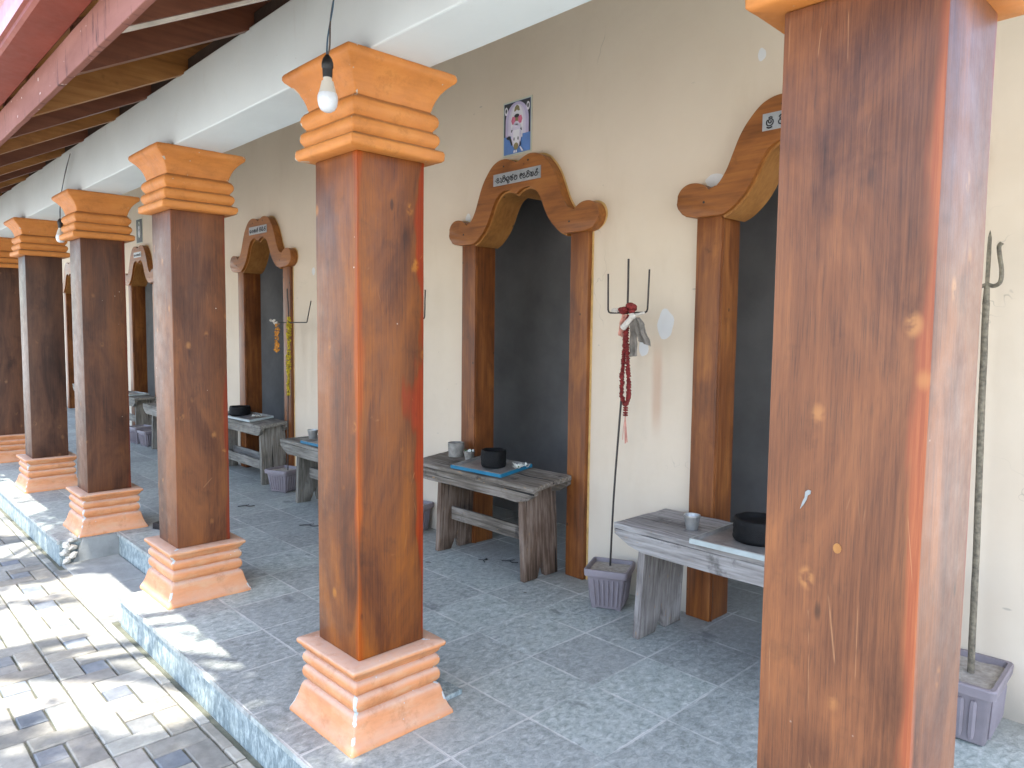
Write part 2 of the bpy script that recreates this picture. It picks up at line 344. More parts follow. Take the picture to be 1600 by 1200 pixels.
# ------------------------------------------------------------------ mesh helpers
def fin(bm, name, mats, parent=None, smooth=None):
    me = bpy.data.meshes.new(name)
    bmesh.ops.recalc_face_normals(bm, faces=bm.faces)
    bm.to_mesh(me); bm.free()
    if not isinstance(mats, (list, tuple)): mats = [mats]
    for m in mats: me.materials.append(m)
    o = bpy.data.objects.new(name, me); COL.objects.link(o)
    if parent: o.parent = parent
    if smooth is not None:
        me.polygons.foreach_set('use_smooth', [True]*len(me.polygons))
        me.set_sharp_from_angle(angle=R(smooth))
    return o
def tag(o, label=None, cat=None, group=None, kind=None):
    if label: o['label'] = label
    if cat: o['category'] = cat
    if group: o['group'] = group
    if kind: o['kind'] = kind
    return o
def thing(name, loc, label, cat, group=None, rz=0):
    o = bpy.data.objects.new(name, None); COL.objects.link(o); o.location = loc; o.rotation_euler = (0, 0, rz)
    o.empty_display_size = .1
    return tag(o, label, cat, group)
def kids(o): return [c for c in bpy.data.objects if c.parent == o]
def dup(o, loc=None, label=None, parent=None, rz=None):
    c = o.copy(); COL.objects.link(c)
    if parent: c.parent = parent
    if loc is not None: c.location = loc
    if rz is not None: c.rotation_euler = (0, 0, rz)
    if label: c['label'] = label
    for k in kids(o): dup(k, parent=c)
    return c
def box(bm, x0, x1, y0, y1, z0, z1, mi=0, bev=0):
    r = bmesh.ops.create_cube(bm, size=1); vs = r['verts']
    for v in vs: v.co = Vector((x0+(v.co.x+.5)*(x1-x0), y0+(v.co.y+.5)*(y1-y0), z0+(v.co.z+.5)*(z1-z0)))
    fs = list({f for v in vs for f in v.link_faces})
    for f in fs: f.material_index = mi
    if bev:
        es = list({e for v in vs for e in v.link_edges})
        bmesh.ops.bevel(bm, geom=es, offset=bev, segments=2, affect='EDGES', profile=.6, material=mi)
    return vs
def rough_plank(x0, x1, y0, y1, z0, z1, seg=.05, amp=.004, bev=.006, seed=0, mi=0):
    """a weathered board: bevelled, cut up along its faces and worn by noise"""
    bm = bmesh.new(); box(bm, x0, x1, y0, y1, z0, z1, mi, bev)
    for ax, (a, b) in enumerate(((x0, x1), (y0, y1), (z0, z1))):
        k = max(1, int(abs(b-a)/seg))
        for i in range(1, k):
            co = Vector((0, 0, 0)); co[ax] = a+(b-a)*i/k; no = Vector((0, 0, 0)); no[ax] = 1
            bmesh.ops.bisect_plane(bm, geom=bm.verts[:]+bm.edges[:]+bm.faces[:], plane_co=co, plane_no=no)
    wear(bm, amp, seed)
    return bm
def wear(bm, amp, seed=0, f=9):
    s = Vector((seed*3.7, seed*1.3, seed*5.1))
    for v in bm.verts:
        v.co += mnoise.noise_vector(v.co*f+s)*amp + mnoise.noise_vector(v.co*f*4+s)*amp*.4
def prism(bm, pts, axis, a, b, mi=0, caps=True):
    """pts: outline in the two other axes (x,z for axis 1; y,z for axis 0; x,y for axis 2)"""
    def P(p, t):
        return {0: (t, p[0], p[1]), 1: (p[0], t, p[1]), 2: (p[0], p[1], t)}[axis]
    A = [bm.verts.new(P(p, a)) for p in pts]; B = [bm.verts.new(P(p, b)) for p in pts]; n = len(pts); fs = []
    if caps: fs += [bm.faces.new(A), bm.faces.new(B[::-1])]
    for i in range(n): fs.append(bm.faces.new((A[i], A[(i+1) % n], B[(i+1) % n], B[i])))
    for f in fs: f.material_index = mi
    return A, B
def tube(bm, pts, r, seg=8, mi=0, cap=True):
    pts = [Vector(p) for p in pts]; rr = r if isinstance(r, (list, tuple)) else [r]*len(pts); prev = None; up = None
    rings = []
    for i, p in enumerate(pts):
        t = (pts[min(i+1, len(pts)-1)]-pts[max(i-1, 0)]).normalized()
        if up is None: up = t.orthogonal().normalized()
        up = (up - t*up.dot(t)).normalized(); s = t.cross(up)
        rings.append([bm.verts.new(p+(up*math.cos(2*math.pi*k/seg)+s*math.sin(2*math.pi*k/seg))*rr[i]) for k in range(seg)])
    fs = []
    for A, B in zip(rings, rings[1:]):
        for k in range(seg): fs.append(bm.faces.new((A[k], A[(k+1) % seg], B[(k+1) % seg], B[k])))
    if cap: fs += [bm.faces.new(rings[0][::-1]), bm.faces.new(rings[-1])]
    for f in fs: f.material_index = mi
def lathe(bm, prof, seg=24, mi=0, c=(0, 0, 0), jit=0):
    rings = []
    for r, z in prof:
        if r < 1e-5: rings.append([bm.verts.new((c[0], c[1], c[2]+z))])
        else: rings.append([bm.verts.new((c[0]+r*math.cos(2*math.pi*k/seg), c[1]+r*math.sin(2*math.pi*k/seg), c[2]+z)) for k in range(seg)])
    for A, B in zip(rings, rings[1:]):
        for k in range(seg):
            q = [A[k % len(A)], A[(k+1) % len(A)], B[(k+1) % len(B)], B[k % len(B)]]
            q = list(dict.fromkeys(q))
            if len(q) > 2: bm.faces.new(q).material_index = mi
def ball(bm, c, r, mi=0, sub=1, sc=(1, 1, 1)):
    q = bmesh.ops.create_icosphere(bm, subdivisions=sub, radius=r)
    for v in q['verts']: v.co = Vector((v.co.x*sc[0], v.co.y*sc[1], v.co.z*sc[2]))+Vector(c)
    for f in {f for v in q['verts'] for f in v.link_faces}: f.material_index = mi
def smooth_path(pts, k=6):
    out = []; P = [Vector(p) for p in pts]; P = [P[0]*2-P[1]]+P+[P[-1]*2-P[-2]]
    for i in range(1, len(P)-2):
        for j in range(k):
            t = j/k; a, b, c, d = P[i-1:i+3]
            out.append(.5*((2*b)+(c-a)*t+(2*a-5*b+4*c-d)*t*t+(3*b-a-3*c+d)*t**3))
    out.append(P[-2]); return out
def sq_loft(bm, prof, sub=6, rc=.012, mi=0, amp=.0015, seed=0):
    """square moulding: prof = (half width, z), with softly rounded corners"""
    rings = []
    for h, z in prof:
        ring = []
        cs = [(1, -1), (1, 1), (-1, 1), (-1, -1)]
        for q in range(4):
            a0 = -90+90*q; sx, sy_ = cs[q]
            for k in range(4):
                a = R(a0+30*k); ring.append(Vector((sx*(h-rc)+rc*math.cos(a), sy_*(h-rc)+rc*math.sin(a), z)))
            e = ring[-1]; nx = cs[(q+1) % 4]; a = R(a0+90)
            s = Vector((nx[0]*(h-rc)+rc*math.cos(a), nx[1]*(h-rc)+rc*math.sin(a), z))
            for k in range(1, sub): ring.append(e.lerp(s, k/sub))
        for i, v in enumerate(ring):
            ring[i] = v + mnoise.noise_vector(v*11+Vector((seed, 0, 0)))*amp + mnoise.noise_vector(v*45)*amp*.5
        rings.append([bm.verts.new(v) for v in ring])
    n = len(rings[0])
    for A, B in zip(rings, rings[1:]):
        for k in range(n): bm.faces.new((A[k], A[(k+1) % n], B[(k+1) % n], B[k])).material_index = mi
    bm.faces.new(rings[0][::-1]); bm.faces.new(rings[-1])

WALL, EDGE, STREET = 1.745, -.352, -.16
XL, XR, XW = -16.0, 1.8, .44      # ends of the roof, and the near end of the wall

# ------------------------------------------------------------------ ground, street, platform
bm = bmesh.new()
vs = [bm.verts.new(p) for p in ((-400, -400, STREET-.03), (400, -400, STREET-.03), (400, 400, STREET-.03), (-400, 400, STREET-.03))]
bm.faces.new(vs); tag(fin(bm, 'ground', MAT['earth']), kind='structure')
bm = bmesh.new(); box(bm, -18, 4, -5.2, EDGE+.5, STREET-.030, STREET-.013); tag(fin(bm, 'paving_bed', MAT['mortar']), kind='structure')

NX0, NX1, NY = -5.055, -3.70, .02      # the notch in the platform between two columns
bm = bmesh.new(); lay = bm.loops.layers.color.new('pv'); rp = random.Random(3)
TONES = [(.57, .56, .53), (.61, .60, .565), (.54, .54, .52), (.59, .585, .55), (.63, .61, .56), (.56, .565, .545)]
BLUES = [(.50, .525, .55), (.53, .545, .56), (.48, .505, .535), (.53, .54, .54)]
def paver(x0, x1, y0, y1, blue):
    if y1 > EDGE-.012 and not (NX0+.02 < (x0+x1)/2 < NX1-.02): y1 = min(y1, EDGE-.012)
    if y1-y0 < .025: return
    j = .004; z = STREET+rp.uniform(-.0025, .0025); b = .005
    x0 += j; x1 -= j; y0 += j; y1 -= j
    c = rp.choice(BLUES if blue else TONES); k = rp.uniform(.85, 1.12); c = tuple(q*k for q in c)
    lo = [bm.verts.new((x, y, z-.02)) for x, y in ((x0, y0), (x1, y0), (x1, y1), (x0, y1))]
    mid = [bm.verts.new((x+rp.uniform(-.001, .001), y+rp.uniform(-.001, .001), z-b)) for x, y in ((x0, y0), (x1, y0), (x1, y1), (x0, y1))]
    hi = [bm.verts.new((x+rp.uniform(-.0015, .0015), y+rp.uniform(-.0015, .0015), z+rp.uniform(-.001, .001))) for x, y in ((x0+b, y0+b), (x1-b, y0+b), (x1-b, y1-b), (x0+b, y1-b))]
    fs = [bm.faces.new(hi)]
    for A, B in ((lo, mid), (mid, hi)):
        for i in range(4): fs.append(bm.faces.new((A[i], A[(i+1) % 4], B[(i+1) % 4], B[i])))
    for f in fs:
        for l in f.loops: l[lay] = (*c, 1)
PX, PY = .345, .322
for i in range(-38, 12):
    for jx in range(-12, 2):
        x, y = -3.084+i*PX, -.735+jx*PY
        if x < -16 or x > 2 or y < -4.7: continue
        if y > EDGE: continue
        # A: left block, C: strip at the far end, small blue, D: right block, B: strip at the near end
        paver(x, x+.232, y, y+.107, False)
        paver(x, x+.115, y+.107, y+PY, False)
        paver(x+.115, x+.232, y+.107, y+.214, True)
        paver(x+.115, x+PX, y+.214, y+PY, False)
        paver(x+.232, x+PX, y, y+.214, False)
tag(fin(bm, 'paving', MAT['paver']), kind='structure')
# plain slabs lying in the notch
bm = bmesh.new()
for x0, x1, y0, y1 in ((-5.05, -4.40, -.33, .012), (-4.392, -3.705, -.33, .012)):
    box(bm, x0, x1, y0, y1, STREET-.02, STREET+.006, 0, .004)
tag(fin(bm, 'notch_slabs', MAT['concrete']), kind='structure')

# the platform: slate floor sheet over a stone body, edge slabs and riser faces
bm = bmesh.new()
T = .022
box(bm, XL, NX0, EDGE+.012, NY, STREET-.1, -T, 1); box(bm, NX1, XR+.6, EDGE+.012, NY, STREET-.1, -T, 1)
box(bm, XL, XR+.6, NY+.001, 3.3, STREET-.1, -T, 1)
def top(x0, x1, y0, y1):
    vs = box(bm, x0, x1, y0, y1, -T+.0005, 0, 0)
top(XL, NX0, EDGE, NY-.012); top(NX1, XR+.6, EDGE, NY-.012); top(XL, XR+.6, NY-.0115, 3.3)
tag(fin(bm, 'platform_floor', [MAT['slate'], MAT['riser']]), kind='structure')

# loose things on and at the platform
bm = bmesh.new()
for i in range(9):
    q = bmesh.ops.create_icosphere(bm, subdivisions=1, radius=.034); rs = random.Random(i)
    c = Vector((NX0+.028+rs.uniform(-.012, .012), -.315+.018*(i % 3)+rs.uniform(-.01, .012), STREET+.025+.017*i)); s = Vector((rs.uniform(.5, .9), rs.uniform(.7, 1.2), rs.uniform(.5, .8)))
    for v in q['verts']:
        v.co = Vector((v.co.x*s.x, v.co.y*s.y, v.co.z*s.z)); v.co += mnoise.noise_vector(v.co*40+Vector((i, 0, 0)))*.011; v.co += c
tag(fin(bm, 'broken_stone', MAT['rubble']), 'crumbled pale stone showing at the broken step corner below the column base', 'rubble')
bm = bmesh.new(); prism(bm, [(-.27, STREET+.003), (.02, STREET+.003), (.02, -.004), (-.20, -.004)], 0, NX0+.001, NX0+.03)
wear(bm, .003, 3); tag(fin(bm, 'step_end_slab', MAT['concrete']), 'rough grey slab closing the step end under the broken corner', 'stone slab')
bm = rough_plank(-.075, .075, -.07, .07, 0, .02, .03, .0015, .003, 4)
t = fin(bm, 'loose_tile', MAT['riser']); t.location = (-1.70, .265, .001); t.rotation_euler = (0, 0, .05)
tag(t, 'loose blue grey stone tile beside the orange base behind the bulb', 'tile')
bm = rough_plank(-.05, .05, -.03, .03, 0, .045, .03, .002, .005, 5)
t = fin(bm, 'black_block', MAT['black']); t.location = (-4.93, .27, .001); t.rotation_euler = (0, 0, .35)
tag(t, 'small black block on the floor behind the base on the broken corner', 'block')

# ------------------------------------------------------------------ the building
house = thing('shrine_building', (0, 0, 0), 'long shrine building with cream wall, carved doorways and timber eaves', 'building')
DOORS = [(-.92, 1.0), (-2.735, 1), (-4.54, 1), (-6.335, 1.02), (-8.14, 1), (-9.97, 1.02), (-11.78, 1), (-13.6, 1)]
OUT = [(.545, 2.02), (.60, 2.03), (.638, 2.06), (.655, 2.11), (.637, 2.158), (.603, 2.183), (.564, 2.189), (.524, 2.182), (.49, 2.163), (.470, 2.143),
       (.44, 2.155), (.41, 2.187), (.38, 2.235), (.352, 2.30), (.325, 2.362), (.297, 2.41), (.268, 2.446), (.235, 2.48), (.204, 2.502), (.16, 2.518), (.112, 2.522), (.07, 2.514), (.035, 2.50), (0, 2.482)]
INN = [(.405, 2.02), (.36, 2.042), (.31, 2.084), (.275, 2.125), (.245, 2.174), (.218, 2.23), (.19, 2.277), (.16, 2.306), (.13, 2.321), (.095, 2.328), (.062, 2.325), (.03, 2.315), (0, 2.296)]
def soft(P, k=4): return [(q.x, q.y) for q in smooth_path([(a, b, 0) for a, b in P], k)]
OUT = OUT[:1]+soft(OUT[1:10])+soft(OUT[10:])
INN = soft(INN, 3)
def mirror(h): return h+[(-x, z) for x, z in h[::-1][1:]]
# wall: one outline per bay with the doorway cut out of it
bm = bmesh.new()
HOLE = mirror([(.45, 0), (.45, 2.05), (.41, 2.058), (.36, 2.075), (.32, 2.11), (.285, 2.15), (.255, 2.20), (.228, 2.255), (.20, 2.30), (.165, 2.335), (.10, 2.355), (0, 2.33)])
edges = [XW] + [(DOORS[i][0]+DOORS[i+1][0])/2 for i in range(len(DOORS)-1)] + [XL]
WTOP = 3.60
def wall_piece(lo, y0, y1):
    """a vertical slab above the polyline lo (left to right), up to the eaves"""
    prism(bm, lo+[(x, WTOP) for x, z in lo[::-1]], 1, y0, y1, 0, False)
    n = len(lo)
    for y in (y0, y1):
        for i in range(n-1):
            q = [(lo[i][0], lo[i][1]), (lo[i+1][0], lo[i+1][1]), (lo[i+1][0], WTOP), (lo[i][0], WTOP)]
            bm.faces.new([bm.verts.new((x, y, z)) for x, z in q])
for i, (c, s) in enumerate(DOORS):
    xr, xl = edges[i], edges[i+1]
    hole = sorted([(c+u*s, z) for u, z in HOLE if z > 0])
    wall_piece([(xl, 0), (c-.45*s, 0)], WALL, WALL+.12); wall_piece(hole, WALL, WALL+.12); wall_piece([(c+.45*s, 0), (xr, 0)], WALL, WALL+.12)
bmesh.ops.remove_doubles(bm, verts=bm.verts[:], dist=.0004)
fin(bm, 'wall', MAT['wall'], house)
# dark rooms behind the doorways
bm = bmesh.new()
box(bm, XL, XW, 2.55, 2.65, 0, 2.75); box(bm, XL, XW, WALL+.121, 2.55, 2.65, 2.75)
fin(bm, 'inner_room', MAT['room'], house)
# beam over the columns
bm = bmesh.new(); box(bm, XL, XR+.2, -.14, .105, 2.3625, 2.68, 0, .006)
for k in range(1, 60):
    x = XL+(XR+.2-XL)*k/60
    bmesh.ops.bisect_plane(bm, geom=bm.verts[:]+bm.edges[:]+bm.faces[:], plane_co=(x, 0, 0), plane_no=(1, 0, 0))
wear(bm, .003, 2, 3); fin(bm, 'beam', MAT['beam'], house)
# roof: rafters, boarding, tiles, wall plate, fascia, gutter
SL = .52
def rz_(y): return 2.68+(y+.12)*SL
RAFX = [-1.87, -2.44, -3.17, -3.70, -4.26, -4.95]
x = -4.95
while x > XL+.6: x -= .605; RAFX.append(x)
RAFX = [1.2, .6, -.02, -.62, -1.25]+RAFX
for i, x in enumerate(RAFX):
    bm = bmesh.new(); y0, y1 = -.776, WALL-.002
    prism(bm, [(y0, rz_(y0)), (y1, rz_(y1)), (y1, rz_(y1)+.185), (y0, rz_(y0)+.185)], 0, x-.045, x)
    if i == 5: prism(bm, [(y0, rz_(y0)-.011), (-.13, rz_(-.13)-.011), (-.13, rz_(-.13)-.0005), (y0, rz_(y0)-.0005)], 0, x-.034, x-.010, 1)
    fin(bm, 'rafter', [MAT['rafter_gold' if i in (7, 9, 11) or (i > 11 and i % 2) else 'rafter_dark'], MAT['pale_strip']], house)
bm = bmesh.new(); prism(bm, [(-.79, rz_(-.79)+.187), (3.4, rz_(3.4)+.187), (3.4, rz_(3.4)+.215), (-.79, rz_(-.79)+.215)], 0, XL-.2, XR+.3)
fin(bm, 'roof_boarding', MAT['lining'], house)
bm = bmesh.new(); prism(bm, [(.11, rz_(.11)-.02), (WALL-.003, rz_(WALL)-.02), (WALL-.003, rz_(WALL)-.006), (.11, rz_(.11)-.006)], 0, XL, XR+.1)
fin(bm, 'bounce_sheet', MAT['beam'], house)  # unseen pale sheet added under the rafters to bounce light onto the upper wall
bm = bmesh.new()
for k in range(13):
    ya = -.93+k*.34; yb = ya+.38
    prism(bm, [(ya, rz_(ya)+.235), (yb, rz_(yb)+.218), (yb, rz_(yb)+.238), (ya, rz_(ya)+.26)], 0, XL-.2, XR+.3)
fin(bm, 'roof_tiles', MAT['rooftile'], house)
bm = bmesh.new(); box(bm, XL, XR+.2, -.118, -.02, 2.684, 2.745); fin(bm, 'wall_plate', MAT['dark_timber'], house)
bm = rough_plank(XL-.2, XR+.3, -.80, -.777, 2.325, 2.457, .12, .0022, .004, 6); fin(bm, 'fascia', MAT['fascia'], house)
bm = bmesh.new()
prof = [(-.806, 2.60), (-.808, 2.462), (-.815, 2.455), (-.925, 2.465), (-.935, 2.475), (-.937, 2.487), (-.948, 2.492), (-.952, 2.575), (-.962, 2.585), (-.970, 2.597), (-.962, 2.606), (-.950, 2.60)]
inn = [(y+.003 if y < -.86 else y-.003, z+.004) for y, z in prof]
prism(bm, prof+inn[::-1][1:], 0, XL-.2, XR+.35, 0)
for f in bm.faces:
    if f.calc_center_median().y < -.9455 and f.calc_center_median().z < 2.60: f.material_index = 1
for xs in (-1.46, -4.3, -7.1, 1.0): prism(bm, [(y-.002 if y < -.86 else y, z-.0035) for y, z in prof[1:8]]+[(y, z) for y, z in prof[1:8]][::-1], 0, xs-.018, xs+.012, 0)
fin(bm, 'gutter', [MAT['gutter'], MAT['gutter_lip']], house)

def ell(cx_, cz, a, b, n=22, a0=0, a1=360): return [(cx_+a*math.cos(R(a0+(a1-a0)*k/n)), cz+b*math.sin(R(a0+(a1-a0)*k/n))) for k in range(n if a1-a0 == 360 else n+1)]
# doorways
def make_doorway():
    bm = bmesh.new()
    prism(bm, mirror([(a*1.012+.004, 2.03+(z-2.03)*1.012+.004) for a, z in OUT])+[(-.42, 2.02), (-.42, 2.06), (-.2, 2.34), (0, 2.38), (.2, 2.34), (.42, 2.06), (.42, 2.02)], 1, -.0025, .03, 0)
    for s in (-1, 1): box(bm, min(s*.44, s*.572), max(s*.44, s*.572), -.0022, .03, .0, 2.03, 0)
    d = fin(bm, 'doorway', MAT['stain'], house)
    for s in (-1, 1):
        bm = rough_plank(-.068, .068, -.032, .15, .001, 2.03, .15, .0012, .006, 8+s)
        # the groove where facing and reveal meet
        box(bm, -s*.0685-.004, -s*.0685+.004, -.018, -.006, .001, 2.02, 0, .002)
        j = fin(bm, 'jamb', MAT['jamb'], d, 40); j.location = (s*.49, 0, 0)
    bm = bmesh.new()
    out, inn = mirror(OUT), mirror(INN)
    A, B = prism(bm, out+inn[::-1], 1, -.07, .0)
    es = [e for e in bm.edges if all(abs(v.co.y+.07) < 1e-6 for v in e.verts)]
    bmesh.ops.bevel(bm, geom=es, offset=.007, segments=2, affect='EDGES', profile=.5)
    off = []
    for i, (a, z) in enumerate(inn):
        p0 = inn[max(i-1, 0)]; p1 = inn[min(i+1, len(inn)-1)]; t = Vector((p1[0]-p0[0], p1[1]-p0[1])).normalized(); off.append((a-t.y*.012*1, z+t.x*.012*1))
    lo = [(a, z) for a, z in off]; hi = [(a*1.05+(0), z+.02) for a, z in inn]
    prism(bm, lo+hi[::-1], 1, -.045, .15, 1)
    for u, z in ((-.115, 2.478), (.10, 2.485), (-.50, 2.09), (.44, 2.085)): prism(bm, ell(u, z, .006, .006, 10), 1, -.0712, -.069, 2)
    p = fin(bm, 'pediment', [MAT['pediment'], MAT['lining'], MAT['ink']], d, 35)
    return d
door0 = make_doorway()
doors = []
for i, (c, s) in enumerate(DOORS):
    o = door0 if i == 0 else dup(door0, parent=house)
    o.location = (c, WALL, 0); o.scale = (s, 1, 1); doors.append(o)

# lettering: pen strokes in a unit cell, swept into thin raised ink
G = {
 'da': [[(.62, .78), (.40, .86), (.16, .74), (.16, .52), (.38, .45), (.62, .52), (.62, .66)], [(.30, .45), (.10, .28), (.22, .04), (.55, .0), (.80, .14), (.86, .36)]],
 'ae': [[(.10, .86), (.34, .70), (.40, .38), (.28, .10), (.06, .06)], [(.28, .10), (.48, -.08), (.60, .06)]],
 'dda': [[(.12, .62), (.30, .84), (.54, .70), (.44, .50), (.24, .56)], [(.24, .52), (.06, .26), (.26, .02), (.62, .0), (.88, .26), (.86, .60), (.70, .80)]],
 'i_top': [[(.12, .92), (.36, 1.14), (.70, 1.12), (.86, .92), (.72, .84)]],
 'ma': [[(.20, .82), (.06, .56), (.12, .18), (.34, .02), (.46, .24), (.34, .42), (.20, .34)], [(.34, .02), (.66, .0), (.88, .26), (.86, .66), (.64, .86), (.46, .70)]],
 'u_low': [[(.80, .02), (1.0, -.14), (.90, -.38), (.56, -.40), (.50, -.22), (.66, -.14)]],
 'nna': [[(.08, .10), (.06, .56), (.24, .84), (.42, .60), (.40, .10)], [(.40, .5), (.56, .84), (.76, .64), (.66, .40), (.54, .50)], [(.40, .06), (.68, -.02), (.94, .20), (.98, .56)], [(.78, .90), (.96, 1.10), (1.06, .94)]],
 'e_pre': [[(.62, .62), (.40, .74), (.22, .56), (.40, .40), (.62, .50), (.66, .78), (.40, .92), (.12, .80), (.04, .40), (.22, .04), (.60, .0)]],
 'va': [[(.20, .60), (.34, .82), (.58, .70), (.46, .50), (.26, .56), (.08, .34), (.20, .04), (.58, .0), (.88, .24), (.84, .62)]],
 'ya': [[(.06, .66), (.20, .84), (.30, .62), (.14, .30), (.30, .04), (.50, .12), (.50, .78)], [(.50, .12), (.70, .0), (.92, .22), (.90, .62), (.74, .84)]],
 'na': [[(.30, .56), (.46, .68), (.52, .48), (.30, .42), (.10, .26), (.26, .02), (.66, .0), (.92, .26), (.84, .58), (.62, .76)]],
 'hal': [[(.52, .84), (.66, 1.10), (.90, 1.16), (.82, .92)]],
 'sri': [[(.20, .80), (.06, .52), (.12, .16), (.36, .0), (.66, .04), (.86, .30), (.84, .66), (.62, .88), (.36, .80), (.30, .52), (.46, .34), (.64, .46), (.58, .66)], [(.10, -.16), (.40, -.30), (.78, -.18)], [(.3, 1.0), (.55, 1.14), (.8, 1.0)]],
 'dot': [[(-.02, .42), (.06, .46), (.03, .40)]],
}
def word(bm, seq, x0, x1, zc, h, y, mi, weight=.10):
    tot = sum(q[1] for q in seq); k = (x1-x0)/tot; x = x0
    for gl, adv in seq:
        for g in gl:
            for st in G[g]:
                pts = [(x+p[0]*.86*k, 0, zc-h/2+p[1]*h) for p in st]
                pp = smooth_path([(a, y, c) for a, _, c in pts], 5)
                tube(bm, pp, h*weight, 5, mi)
        x += adv*k
NAME = [(['dot'], .35), (['da'], .9), (['ae'], .6), (['dda', 'i_top'], .95), (['ma', 'u_low'], 1.0), (['nna'], 1.1), (['dda'], .95), ([], .5),
        (['e_pre'], .7), (['da'], .9), (['va', 'i_top'], .95), (['ya'], 1.0), (['na', 'hal'], 1.05), (['dot'], .1)]
NAME2 = [(['sri'], 1.0), ([], .25), (['va', 'i_top'], 1), (['ma'], 1), (['na', 'hal'], 1.05), ([], .4), (['e_pre'], .7), (['da'], .9), (['va', 'i_top'], .95), (['ya'], 1), (['na', 'hal'], 1.05)]
NAME3 = [(['ma'], 1), (['na'], 1), (['ya'], 1), (['na', 'hal'], 1), ([], .4), (['va', 'i_top'], 1), (['ma', 'i_top'], 1), (['na', 'hal'], 1)]
def name_plate(door, seq, x0, x1, z0, z1, ls=1, skew=0):
    bm = bmesh.new(); box(bm, x0, x1, -.0735, -.0702, z0, z1, 0, .0008)
    h = (z1-z0)*.44*ls; word(bm, seq, x0+.018, x1-.012, (z0+z1)/2-.002, h, -.0738, 1, .095)
    fin(bm, 'name_plate', [MAT['plate'], MAT['ink']], door)
name_plate(doors[1], NAME, -.205, .21, 2.364, 2.437)
name_plate(doors[0], NAME2, -.207, .24, 2.372, 2.448)
name_plate(doors[3], NAME3, -.19, .19, 2.365, 2.44)
name_plate(doors[5], NAME3[:4], -.15, .15, 2.37, 2.44)
name_plate(doors[6], NAME3[:4], -.15, .15, 2.37, 2.44)
DL = ['carved doorway behind the large near column, plate mostly hidden', 'carved doorway with poster above and readable name plate', None, 'carved doorway behind the yellow garlanded trident', None, 'far carved doorway under a small dark poster', None, None]
for o, l in zip(doors, DL):
    if l: o['label'] = l

# filler patches and a stain on the plaster
def blob(name, x, z, w_, h_, m, label, seed=0, y=WALL):
    bm = bmesh.new(); rs = random.Random(seed); n = 22
    pts = []
    for k in range(n):
        a = 2*math.pi*k/n; q = 1+.22*mnoise.noise(Vector((math.cos(a)*1.3, math.sin(a)*1.3, seed*2.1)))
        pts.append((w_/2*math.cos(a)*q, h_/2*math.sin(a)*q))
    prism(bm, pts, 1, -.001, .001); o = fin(bm, name, MAT[m], house); o.location = (x, y, z); o['label'] = label
blob('filler_patch', -1.668, 1.497, .10, .155, 'patch', 'large white oval filler patch right of the garland', 1)
blob('filler_patch', -1.805, 1.372, .06, .10, 'patch', 'white filler patch behind the grey cloth', 2)
blob('filler_patch', -1.405, 2.205, .11, .06, 'patch', 'white filler above the near doorway scroll', 3)
blob('filler_patch', -1.18, 2.745, .04, .055, 'patch', 'small grey plaster scar near the large column', 4)
blob('filler_patch', -3.27, 2.205, .05, .07, 'patch', 'small white filler beside the doorway scroll', 5)
blob('filler_patch', -5.38, 1.96, .05, .075, 'patch', 'small white filler between doorway and column', 6)
blob('filler_patch', -5.17, 1.98, .04, .09, 'patch', 'small white filler close to the tall column', 7)

# ------------------------------------------------------------------ columns
CAPP = [(.152, 2.055), (.186, 2.057), (.193, 2.063), (.194, 2.085), (.190, 2.095), (.178, 2.100), (.170, 2.103), (.168, 2.107), (.172, 2.112), (.179, 2.122), (.1815, 2.135), (.179, 2.148), (.172, 2.157), (.165, 2.160), (.163, 2.166),
        (.168, 2.172), (.177, 2.184), (.180, 2.198), (.177, 2.212), (.169, 2.223), (.160, 2.228), (.157, 2.233), (.160, 2.238), (.163, 2.252), (.170, 2.272), (.181, 2.293), (.196, 2.312), (.211, 2.326), (.221, 2.334), (.2255, 2.343), (.225, 2.355), (.221, 2.3622)]
BASP = [(.2245, .0), (.2235, .010), (.217, .022), (.2095, .038), (.203, .056), (.198, .074), (.194, .090), (.191, .103), (.187, .112), (.179, .117), (.173, .120), (.173, .123), (.180, .127), (.187, .137), (.1895, .152), (.187, .167), (.180, .177), (.172, .180),
        (.173, .184), (.180, .187), (.186, .196), (.188, .209), (.186, .221), (.179, .230), (.172, .233), (.172, .237), (.181, .241), (.189, .251), (.193, .262), (.201, .2655), (.2035, .271), (.203, .279), (.198, .284), (.15, .285)]
def make_column():
    root = thing('column', (0, 0, 0), '', 'column', 'columns along the platform edge')
    bm = bmesh.new(); sq_loft(bm, BASP, 8, .008, 0, .0022, 1); fin(bm, 'base', MAT['base'], root, 50)
    bm = bmesh.new(); box(bm, -.14, .14, -.14, .14, .2855, 2.0545, 0, .004)
    for k in range(1, 12): bmesh.ops.bisect_plane(bm, geom=bm.verts[:]+bm.edges[:]+bm.faces[:], plane_co=(0, 0, .2855+k*.147), plane_no=(0, 0, 1))
    wear(bm, .0012, 4, 4); s = fin(bm, 'shaft', MAT['column'], root, 40)
    s['streak_front'] = 1.0; s['streak_back'] = 1.0; s['tone'] = 1.0; s['tone_sat'] = 1.0; s['streak_low'] = 0.0
    bm = bmesh.new(); sq_loft(bm, CAPP, 8, .006, 0, .002, 2); fin(bm, 'capital', MAT['capital'], root, 50)
    return root
